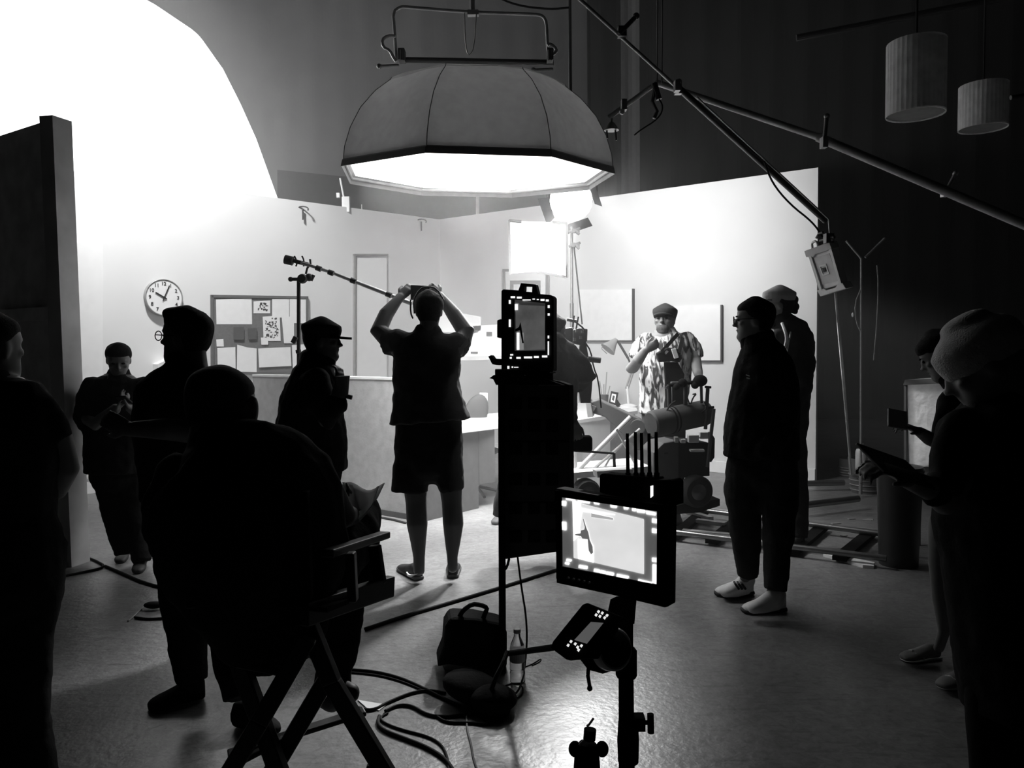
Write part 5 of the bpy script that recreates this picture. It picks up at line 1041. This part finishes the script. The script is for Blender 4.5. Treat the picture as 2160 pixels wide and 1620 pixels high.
H_.ch('shirt', [(1368, 720, 0, 22), (1352, 738, -.01, 22), (1344, 758, -.03, 20)], cap=(1, 0)); H_.ch('shirt', [(1445, 718, 0, 22), (1458, 735, 0, 22), (1465, 757, -.02, 20)], cap=(1, 0))
H_.ch('trousers', [(1400, 860, 0, 48, .17), (1400, 900, 0, 46, .16)]); H_.ch('trousers', [(1378, 890, 0, 25), (1380, 980, 0, 21), (1382, 1070, 0, 16)], cap=(1, 0)); H_.ch('trousers', [(1422, 890, 0, 25), (1424, 980, 0, 21), (1425, 1070, 0, 16)], cap=(1, 0))
H_.shoe(G(1382, 1098), G(1378, 1112)); H_.shoe(G(1426, 1098), G(1430, 1112))
pm = bpy.data.materials.new('patterned_shirt'); pm.use_nodes = True; pn = pm.node_tree; pb2 = pn.nodes['Principled BSDF']; pb2.inputs['Roughness'].default_value = .9
tcn = pn.nodes.new('ShaderNodeTexCoord'); mp = pn.nodes.new('ShaderNodeMapping'); mp.inputs['Scale'].default_value = (26, 8, 7); wv = pn.nodes.new('ShaderNodeTexNoise'); wv.inputs['Scale'].default_value = 1.0; wv.inputs['Detail'].default_value = 5; wv.inputs['Distortion'].default_value = 1.4
crn = pn.nodes.new('ShaderNodeValToRGB'); crn.color_ramp.elements[0].position = .44; crn.color_ramp.elements[0].color = (.03, .03, .03, 1); crn.color_ramp.elements[1].position = .54; crn.color_ramp.elements[1].color = (.6, .6, .6, 1)
pn.links.new(tcn.outputs['Object'], mp.inputs[0]); pn.links.new(mp.outputs[0], wv.inputs['Vector']); pn.links.new(wv.outputs['Fac'], crn.inputs[0]); pn.links.new(crn.outputs[0], pb2.inputs['Base Color'])
H_.done({'body': (SKIN, .006, 0), 'hair': (HAIR, .009, 0), 'eye': (BLK, 0, 0), 'eyebrows': (HAIR, 0, 0), 'mouth': (mat('lips', .1, .6), 0, 0), 'beard': (mat('beard', .1, .9, bump=.5, scale=50), .006, .006), 'cap': (cl('cap_grey', .035), .006, 0), 'cap_brim': (cl('cap_grey', .035), 0, 0), 'shirt': (pm, .011, .025), 'trousers': (cl('trousers_dark', .03), .012, 0), 'shoes': (DGREY, .01, 0)})
t = thing('chest_rig', 'dark equipment pouch with straps hanging on the patterned shirt', 'pouch', W(1410, 790, d - .35))
q = VP(d - .33, 1410, 750)
mb = MB(); mb.px(q, [(1385, 745), (1408, 733), (1430, 735), (1440, 755), (1434, 765), (1420, 762), (1390, 764)], -.06, 0); mb.build('pouch_body', BLK, t, bevel=.01)
mb = MB(); mb.px(q, [(1415, 736), (1425, 735), (1431, 754), (1422, 757)], 0, .02); mb.build('radio_face', mat('lamp_light', .8, .5), t, bevel=.003)
mb = MB(); mb.px(q, [(1404, 764), (1432, 764), (1446, 790), (1436, 880), (1408, 880)], -.08, -.03); mb.build('apron', CLK, t, bevel=.008)
for a, b in (((1366, 712), (1408, 745)), ((1430, 704), (1396, 742)), ((1440, 712), (1432, 745))):
    mb = MB(); mb.bar(W(*a, d - .22), W(*b, d - .34), .03, .008, up=(0, 1, 0)); mb.build('strap', BLK, t)

# ---- person in jacket and white sneakers
d = 4.3; I_ = Fig('person', 'person in dark zip jacket, glasses and white sneakers standing in profile right of the dolly', G(1590, 1285), d)
I_.head(1590, 672, 0, yaw=72, pitch=-2, sc=1.04, hair=(.17, .11, .04, .012), glasses=True, eyes=True)
I_.ch('body', [(1612, 770, 0, 44, .1), (1610, 900, 0, 50, .11), (1605, 980, 0, 52, .11)])
I_.ch('jacket', [(1602, 722, 0, 36, .09), (1606, 742, 0, 48, .12), (1612, 775, 0, 62, .16), (1612, 820, 0, 70, .18), (1610, 870, 0, 74, .18), (1606, 920, 0, 78, .18), (1604, 966, 0, 80, .17)], cap=(1, 0))
I_.ch('jacket', [(1640, 770, -.06, 34), (1655, 820, -.1, 32), (1655, 870, -.13, 31), (1632, 925, -.16, 29), (1612, 950, -.16, 24)])
I_.ch('jacket', [(1580, 765, .1, 26), (1566, 820, .13, 26), (1560, 870, .12, 26), (1550, 925, .06, 27)])
I_.ch('trousers', [(1604, 940, 0, 62, .13), (1604, 990, 0, 66, .14)]); I_.ch('trousers', [(1572, 980, 0, 40, .11), (1568, 1040, .03, 39, .1), (1572, 1110, .08, 34, .09), (1576, 1170, .12, 27, .08), (1578, 1212, .15, 22, .07)], cap=(1, 0)); I_.ch('trousers', [(1640, 975, -.05, 42, .11), (1645, 1040, -.06, 40, .1), (1642, 1110, -.1, 34, .09), (1639, 1180, -.15, 26, .08), (1636, 1245, -.18, 23, .07)], cap=(1, 0))
I_.ch('body', [(1574, 1150, .12, 14), (1574, 1190, .15, 13), (1572, 1235, .17, 12)]); I_.ch('body', [(1636, 1180, -.15, 14), (1632, 1220, -.17, 13), (1628, 1262, -.17, 12)])
I_.shoe(G(1586, 1252), G(1510, 1256), 1.12, h=.1, sole='soles'); I_.shoe(G(1654, 1287), G(1567, 1292), 1.12, h=.1, sole='soles')
I_.ch('shoe', [(1577, 1222, .18, 17, .04), (1568, 1236, .18, 21, .045), (1550, 1244, .17, 16, .045), (1530, 1249, .16, 11, .045)]); I_.ch('shoe_', [(1640, 1254, -.17, 19, .045), (1632, 1266, -.18, 24, .045), (1606, 1277, -.18, 17, .045), (1588, 1282, -.18, 12, .045)])
I_.done({'body': (SKIN, .006, 0), 'hair': (HAIR, .009, .012), 'eye': (BLK, 0, 0), 'eyebrows': (HAIR, 0, 0), 'mouth': (mat('lips', .1, .6), 0, 0), 'jacket': (cl('jacket_zip', .014), .011, .025), 'trousers': (cl('trousers_charcoal', .022), .011, FOLD), 'shoes': (mat('sneaker_white', .72, .6, bump=.1), .007, 0), 'soles': (mat('sole_dark', .05, .8), 0, 0)})
q = Pl(W(1570, 790, d - .22), (-.4, -1, 0)); mb = MB(); mb.px(q, [(1574, 790), (1581, 792), (1581, 794), (1574, 792)], 0, .02); mb.px(q, [(1575, 796), (1582, 798), (1582, 800), (1575, 798)], 0, .02); mb.build('chest_logo', WHT, I_.t)
q = Pl(G(1548, 1253) + V((0, -.14, 0)), (-.15, -1, 0)); mb = MB()
for x in (1548, 1555, 1562): mb.px(q, [(x, 1231), (x + 4, 1230), (x + 13, 1242), (x + 9, 1244)], -.04, .006)
mb.build('shoe_stripes', BLK, I_.t)
mb = MB(); q = Pl(W(1566, 760, d - .14), (-.7, -1, 0)); mb.px(q, [(1566, 757), (1571, 757), (1569, 765), (1565, 769)], 0, .015); mb.build('zip_pull', STEEL, I_.t)

# ---- person in cap with ponytail
d = 5.5; J_ = Fig('person', 'person in light cap with curly ponytail standing behind the person in the zip jacket', G(1685, 1155), d)
J_.head(1640, 640, 0, yaw=78, pitch=2, sc=1.05, hair=(.16, .12, .02, .012), cap=(.06, .004), eyes=True)
rn = random.Random(4)
for i in range(16): J_.ball('ponytail', 1668 + rn.uniform(-8, 10), 645 + rn.uniform(-16, 16), rn.uniform(-.03, .03), (.02 + rn.random() * .015,) * 3)
J_.ch('body', [(1650, 720, 0, 45, .11), (1650, 850, 0, 45, .12), (1655, 960, 0, 42, .12)])
J_.ch('jacket', [(1650, 677, 0, 26, .08), (1660, 692, 0, 42, .12), (1665, 725, 0, 52, .15), (1665, 800, 0, 48, .16), (1662, 880, 0, 40, .15), (1660, 950, 0, 36, .14)], cap=(1, 0))
J_.ch('jacket', [(1693, 710, -.05, 24), (1697, 760, -.08, 23), (1692, 820, -.14, 21), (1672, 860, -.2, 18), (1655, 880, -.22, 16)])
J_.ch('trousers', [(1660, 930, 0, 40, .13), (1662, 980, 0, 40, .13)]); J_.ch('trousers', [(1650, 970, .03, 26), (1655, 1050, .03, 22), (1660, 1130, .03, 17)], cap=(1, 0)); J_.ch('trousers', [(1676, 970, -.03, 26), (1683, 1050, -.03, 22), (1688, 1135, -.03, 17)], cap=(1, 0))
J_.shoe(G(1664, 1145), G(1640, 1150)); J_.shoe(G(1692, 1152), G(1668, 1158))
J_.done({'body': (SKIN, .007, 0), 'hair': (HAIR, .009, .01), 'ponytail': (HAIR, .008, .015), 'eye': (BLK, 0, 0), 'eyebrows': (HAIR, 0, 0), 'mouth': (mat('lips', .1, .6), 0, 0), 'cap': (cl('cap_light', .2), .006, 0), 'cap_brim': (cl('cap_light', .2), 0, 0), 'jacket': (cl('jacket_sheen', .014), .011, .03), 'trousers': (cl('jeans_black', .012), .012, FOLD), 'shoes': (BLK, .009, 0)})
mb = MB(); mb.path([W(1650, 682, d - .13), W(1657, 700, d - .19), W(1660, 716, d - .2), W(1655, 735, d - .2)], .012, 8, smooth=1); mb.path([W(1668, 700, d - .19), W(1664, 720, d - .2), (W(1660, 742, d - .2))], .006, 6, smooth=1); mb.build('hood_edge', mat('lamp_light', .8, .5), J_.t)

# ---- left edge person
d = 2.4; K_ = Fig('person', 'person in black T-shirt cut off by the left edge, seen from behind', G(60, 1830), d)
K_.head(-18, 728, 0, yaw=-18, pitch=0, sc=.95, hair=(.17, .13, .06, .012))
K_.ch('body', [(-10, 860, 0, 100, .11), (0, 1000, 0, 95, .11), (0, 1120, 0, 95, .12)])
K_.ch('body', [(88, 870, .02, 36), (118, 920, .04, 33), (142, 985, .07, 26), (120, 1030, .2, 24), (70, 1060, .3, 18)])
K_.hand(W(75, 1055, d + .3), W(20, 1065, d + .33), (0, -1, .2), .4)
K_.ch('shirt', [(-15, 805, 0, 40, .08), (-10, 828, 0, 92, .11), (0, 860, 0, 115, .13), (5, 950, 0, 112, .13), (5, 1050, 0, 104, .13), (5, 1110, 0, 104, .13)], cap=(1, 0))
K_.ch('shirt', [(82, 858, 0, 42), (103, 895, .02, 40), (118, 930, .03, 38)], cap=(1, 0))
K_.ch('trousers', [(5, 1060, 0, 100, .13), (5, 1150, 0, 122, .15), (5, 1230, 0, 126, .15)]); K_.ch('trousers', [(-45, 1220, 0, 70), (-30, 1450, 0, 62), (-10, 1780, 0, 48)], cap=(1, 0)); K_.ch('trousers', [(60, 1220, 0, 72), (48, 1340, 0, 62), (44, 1480, 0, 58), (60, 1620, 0, 56), (72, 1790, 0, 48)], cap=(1, 0))
K_.shoe(G(-10, 1840), G(-10, 1760)); K_.shoe(G(75, 1850), G(78, 1770))
K_.done({'body': (SKIN, .007, 0), 'hair': (HAIR, .009, .008), 'shirt': (cl('tee_black', .014), .012, FOLD), 'trousers': (cl('jeans_black', .012), .012, FOLD), 'shoes': (BLK, .01, 0)})

# ---- right edge person with knit hat
d = 1.9; L_2 = Fig('person', 'person with pale knit hat in dark clothes at the right edge, looking down', G(2130, 2000), d)
L_2.head(2072, 762, 0, yaw=62, pitch=-30, sc=1.0, hair=None)
M = L_2.HM; b = L_2.bm('knit_hat'); R = []
for z, g in ((.11, .006), (.125, .011), (.15, .014), (.18, .014), (.205, .012), (.222, .01), (.232, .012)):
    i = max(j for j in range(len(RT)) if RT[j][0] <= z); w, f, k = RT[i][1:]; c = (f + k) / 2; h = (f - k) / 2 + g
    R.append([M @ V(((w + g) * math.cos(a), c + h * math.sin(a), z)) for a in [i2 * math.pi / 12 for i2 in range(24)]])
Rl = R[-1]; cm = sum(Rl, V()) / len(Rl); uz_ = (M.to_3x3() @ V((0, 0, 1))).normalized()
for s_, dz_ in ((.86, .008), (.62, .014), (.3, .018)): R.append([cm + (p - cm) * s_ + uz_ * dz_ for p in Rl])
loft(b, R)
L_2.ch('long_hair', [(2062, 800, .02, 26), (2075, 850, .0, 34), (2060, 890, -.03, 34), (2040, 920, -.05, 22)])
L_2.ch('long_hair', [(2100, 760, .06, 40), (2110, 840, .05, 44), (2120, 900, .05, 44)])
L_2.ch('body', [(2130, 950, 0, 110, .11), (2130, 1200, 0, 110, .12)])
L_2.ch('body', [(2020, 980, -.05, 50), (1990, 1050, -.1, 40), (1960, 1030, -.2, 26), (1915, 1010, -.22, 22)])
L_2.hand(W(1918, 1010, d - .22), W(1862, 985, d - .25), (0, -.2, 1), .6, .95)
L_2.ch('coat', [(2110, 860, 0, 60, .1), (2100, 895, 0, 105, .13), (2105, 960, 0, 125, .15), (2110, 1100, 0, 128, .15), (2120, 1250, 0, 110, .15), (2120, 1400, 0, 90, .15), (2125, 1500, 0, 80, .14)], cap=(1, 0))
L_2.ch('coat', [(2040, 900, -.03, 50), (2010, 960, -.06, 48), (1992, 1030, -.1, 42), (1965, 1032, -.2, 36)], cap=(1, 0))
L_2.ch('trousers', [(2095, 1450, 0, 60), (2105, 1700, 0, 52), (2110, 1960, 0, 45)], cap=(1, 0)); L_2.ch('trousers', [(2165, 1450, .02, 60), (2165, 1700, .02, 52), (2165, 1950, .02, 45)], cap=(1, 0))
L_2.shoe(G(2115, 2040), G(2050, 2060)); L_2.shoe(G(2170, 2030), G(2120, 2050))
L_2.done({'body': (SKIN, .007, 0), 'knit_hat': (mat('hat_knit', .6, .95, bump=.6, scale=60), .008, 0), 'long_hair': (mat('hair_brown', .05, .9, bump=.5, scale=60), .009, .012), 'coat': (cl('coat_black', .01), .012, FOLD), 'trousers': (cl('jeans_black', .012), .012, 0), 'shoes': (BLK, .01, 0)})
mb = MB(); a, b = W(1834, 965, d - .25), W(1940, 1002, d - .2); mb.bar(a, b, .11, .007, up=(0, -.5, 1)); tag(mb.build('tablet', BLK, bevel=.003), 'dark flat tablet held out by the person with the knit hat', 'tablet')

# ---- woman with phone, in sandals
d = 3.5; N_ = Fig('person', 'person with long dark hair and sandals looking at a phone, behind the knit hat', G(2000, 1415), d)
N_.head(1983, 745, 0, yaw=58, pitch=-30, sc=.95, hair=(.16, .1, -.05, .014), eyes=True)
N_.ch('hair', [(2010, 740, .03, 28), (2028, 800, .04, 30), (2035, 860, .04, 26)])
N_.ch('body', [(2040, 850, 0, 55, .1), (2040, 1000, 0, 56, .1), (2040, 1100, 0, 56, .11)])
N_.ch('body', [(2000, 870, -.05, 22), (1985, 940, -.1, 19), (1960, 925, -.2, 15), (1938, 910, -.25, 11)])
N_.hand(W(1940, 911, d - .25), W(1905, 895, d - .28), (0, -.2, 1), .6, .9)
N_.ch('dress', [(2030, 815, 0, 24, .07), (2035, 835, 0, 55, .1), (2040, 900, 0, 62, .12), (2045, 1000, 0, 60, .12), (2045, 1100, 0, 75, .14), (2040, 1135, 0, 78, .14)], cap=(1, 0))
N_.ch('dress', [(2005, 850, -.03, 27), (1992, 900, -.07, 25), (1986, 945, -.1, 23)], cap=(1, 0))
N_.ch('body', [(1990, 1100, 0, 30), (1984, 1180, 0, 25), (1988, 1260, 0, 21), (1992, 1330, 0, 13), (1980, 1368, 0, 11)]); N_.ch('body', [(2050, 1100, 0, 32), (2055, 1200, -.05, 27), (2062, 1300, -.1, 22), (2070, 1380, -.15, 13), (2062, 1425, -.18, 11)])
for hx, hy, tx, ty, sd in ((1978, 1385, 1902, 1392, 'sandal'), (2056, 1430, 1982, 1452, 'sandal_')):
    N_.shoe(G(hx, hy, .02), G(tx, ty, .02), .95, part='body', h=.06)
    N_.shoe(G(hx + 2, hy + 2), G(tx - 2, ty + 2), 1.05, part=sd, h=.014)
    for u in (.55, .7):
        q = G(hx, hy, .02).lerp(G(tx, ty, .02), u); e = (G(tx, ty) - G(hx, hy)).normalized(); chainw(N_.bm(sd), [(q + e.cross(V((0, 0, 1))) * s_ * .04 + V((0, 0, .012 + .028 * (1 - s_ * s_))), .006, .006) for s_ in (-1, -.5, 0, .5, 1)], seg=8)
N_.done({'body': (SKIN, .006, 0), 'hair': (HAIR, .009, .01), 'eye': (BLK, 0, 0), 'eyebrows': (HAIR, 0, 0), 'mouth': (mat('lips', .1, .6), 0, 0), 'dress': (cl('dress_black', .012), .011, FOLD), 'sandals': (mat('sandal_pale', .6, .5), .005, 0)})
mb = MB(); mb.box(W(1893, 884, d - .3), (.075, .14, .01), Matrix.Rotation(.5, 3, 'X') @ Matrix.Rotation(-.4, 3, 'Z')); tag(mb.build('mobile_phone', mat('phone_lit', .3, .4), bevel=.003), 'phone held by the person with long dark hair at the right', 'phone')

# ---- director chair and seated person
d = 2.0
t = thing('director_chair', 'tall folding director chair with dark canvas in the foreground', 'chair', V((W(600, 1300, 2.1).x, 2.05, 0)))
WD = mat('chair_wood', .02, .45, var=.4, scale=8)
def cb(a, b, w, h, nm, m=WD):
    mb = MB(); mb.bar(a, b, w, h); return mb.build(nm, m, t, bevel=.004)
cb(W(690, 1168, 1.85), W(812, 1128, 2.25), .035, .02, 'armrest'); cb(W(400, 1140, 1.85), W(420, 1110, 2.25), .035, .02, 'armrest')
cb(W(790, 1150, 2.2), W(802, 1232, 2.2), .022, .035, 'arm_post'); cb(W(740, 1165, 1.9), W(745, 1268, 1.9), .022, .035, 'arm_post'); cb(W(420, 1150, 2.2), W(420, 1235, 2.2), .022, .035, 'arm_post')
cb(W(640, 1296, 1.88), W(824, 1236, 2.25), .03, .06, 'seat_rail'); cb(W(405, 1262, 1.88), W(440, 1225, 2.25), .03, .05, 'seat_rail')
mb = MB(); 
sp = [(430, 1262, 1.86), (690, 1282, 1.88), (800, 1238, 2.22), (450, 1225, 2.22)]
mb.poly([W(*p) for p in sp], (0, 0, -.012)); mb.build('canvas_seat', CANV, t)
mb = MB(); mb.path([W(455, 1262, 1.9), W(480, 1290, 1.9), W(540, 1318, 1.9), W(600, 1322, 1.9), W(650, 1305, 1.9)], .02, 8, smooth=1); mb.build('seat_sling_edge', CANV, t)
BKP = VP(1.84, 540, 1080)
mb = MB(); mb.px(BKP, [(420, 1040), (640, 1050), (645, 1150), (415, 1140)], -.01, 0); mb.build('canvas_back', CANV, t)
for x in (418, 642): 
    cb(W(x, 1035, 1.85), W(x + (8 if x > 500 else 0), 1262, 1.87), .022, .03, 'back_post', MBLK)
# crossing legs
cb(W(650, 1345, 1.9), W(548, 1522, 1.9), .03, .045, 'leg'); cb(W(548, 1522, 1.9), W(400, 1770, 1.9), .03, .045, 'leg')
cb(W(640, 1290, 1.95), W(700, 1440, 1.95), .03, .045, 'leg'); cb(W(700, 1440, 1.95), W(880, 1740, 1.95), .03, .045, 'leg')
cb(W(690, 1430, 2.0), W(590, 1600, 2.0), .03, .045, 'leg'); cb(W(590, 1600, 2.0), W(470, 1800, 2.0), .03, .045, 'leg')
cb(W(470, 1300, 1.95), W(640, 1770, 1.95), .03, .045, 'leg')
cb(W(495, 1400, 1.92), W(598, 1420, 1.92), .012, .018, 'cross_rod'); cb(W(470, 1625, 1.9), W(600, 1558, 2.0), .02, .014, 'footrest_rail'); cb(W(775, 1620, 1.95), W(815, 1598, 1.95), .02, .014, 'footrest_rail')
cb(W(480, 1592, 2.1), W(770, 1500, 2.25), .04, .014, 'footrest')
S_ = Fig('person', 'person with shaved head sitting in the director chair, seen from behind, reading papers', V((W(560, 1300, 2.1).x, 2.2, 0)), d)
S_.head(468, 860, .05, yaw=-12, pitch=-12, sc=1.02, hair=(.17, .12, .05, .005))
S_.ball('body', 535, 868, .05, (.012, .022, .042), .1)
S_.ch('body', [(500, 990, 0, 120, .12), (510, 1100, 0, 130, .13), (520, 1200, .02, 130, .13)])
S_.ch('body', [(690, 1040, .1, 38), (722, 1090, .18, 30), (735, 1085, .3, 24)])
S_.ch('jacket', [(478, 925, .02, 58, .09), (492, 950, .0, 112, .12), (500, 972, 0, 158, .15), (512, 1010, 0, 190, .17), (520, 1060, 0, 208, .18), (530, 1130, 0, 205, .18), (545, 1200, .02, 192, .18), (560, 1262, .03, 165, .17), (568, 1300, .03, 130, .15)], cap=(1, 1))
S_.ch('jacket', [(630, 1000, 0, 62), (672, 1045, .06, 56), (690, 1098, .14, 38), (704, 1122, .24, 26)], cap=(1, 1)); S_.ch('jacket', [(392, 1012, 0, 66), (345, 1080, .05, 50), (352, 1160, .12, 40), (400, 1180, .3, 32)])
S_.ch('jacket', [(455, 925, .03, 44, .1), (490, 928, .03, 42, .1)], dr=1)
S_.hand(W(706, 1108, d + .26), W(726, 1078, d + .3), (1, 0, .2), .5)
S_.ch('body', [(400, 1175, .3, 24), (440, 1150, .42, 18)]); S_.hand(W(440, 1150, d + .42), W(470, 1130, d + .46), (0, 0, 1), .5, thumb=-1)
S_.ch('trousers', [(600, 1240, .05, 110, .13), (690, 1190, .2, 75, .1), (745, 1130, .38, 58, .09), (762, 1090, .5, 44, .085)])
S_.ch('trousers', [(758, 1085, .5, 46), (748, 1200, .5, 44), (722, 1320, .48, 42), (700, 1440, .46, 40), (698, 1465, .46, 38)], cap=(1, 0))
S_.ch('trousers', [(480, 1240, .1, 80, .11), (470, 1190, .3, 60, .1), (465, 1160, .48, 46, .09)]); S_.ch('trousers', [(465, 1160, .48, 44), (500, 1300, .46, 38), (540, 1400, .46, 34)], cap=(1, 0))
a = W(708, 1484, 2.44); S_.shoe(a, a + V((-.06, .24, 0)), 1.05); S_.ch('shoe', [(668, 1468, .46, 20), (700, 1462, .46, 40), (738, 1462, .42, 22)], dr=1)
a = W(560, 1420, 2.4); S_.shoe(a, a + V((.0, .25, 0)), 1.05)
S_.done({'body': (SKIND, .007, 0), 'hair': (mat('shaved_hair', .02, .9, var=.3, scale=80), .006, 0), 'jacket': (cl('fleece_black', .012), .012, .02), 'trousers': (cl('jeans_black', .012), .012, FOLD), 'shoes': (BLK, .009, 0)})
# papers in the hand
for si, (lab, off, cs) in enumerate((('curled white script pages in the hand of the seated person', 0, ((708, 1036), (800, 1024), (786, 1066), (729, 1114))), ('second sheet curling up behind the script pages of the seated person', .03, ((722, 1026), (812, 1026), (796, 1052), (730, 1080))))):
    mb = MB(); b = mb.b; rows = []
    for j in range(9):
        v = j / 8; row = []
        for i in range(13):
            u = i / 12; TL, TR, BR, BL = cs
            x = (TL[0] * (1 - u) + TR[0] * u) * (1 - v) + (BL[0] * (1 - u) + BR[0] * u) * v; y = (TL[1] * (1 - u) + TR[1] * u) * (1 - v) + (BL[1] * (1 - u) + BR[1] * u) * v
            y += (-9 * math.sin(u * 6.6 - .4 + si) * (1 - v)) + 10 * math.sin(u * 3.14) * v
            row.append(b.verts.new(W(x, y, d + .2 + off + .08 * math.sin(u * 3) + .1 * (1 - v))))
        rows.append(row)
    for j in range(8):
        for i in range(12): b.faces.new((rows[j][i], rows[j][i + 1], rows[j + 1][i + 1], rows[j + 1][i]))
    o = mb.build('script_pages', mat('page_thin', .85, .8, leak=.5), smooth=2); k = o.modifiers.new('s', 'SOLIDIFY'); k.thickness = .002; tag(o, lab, 'paper', 'papers of the seated person')
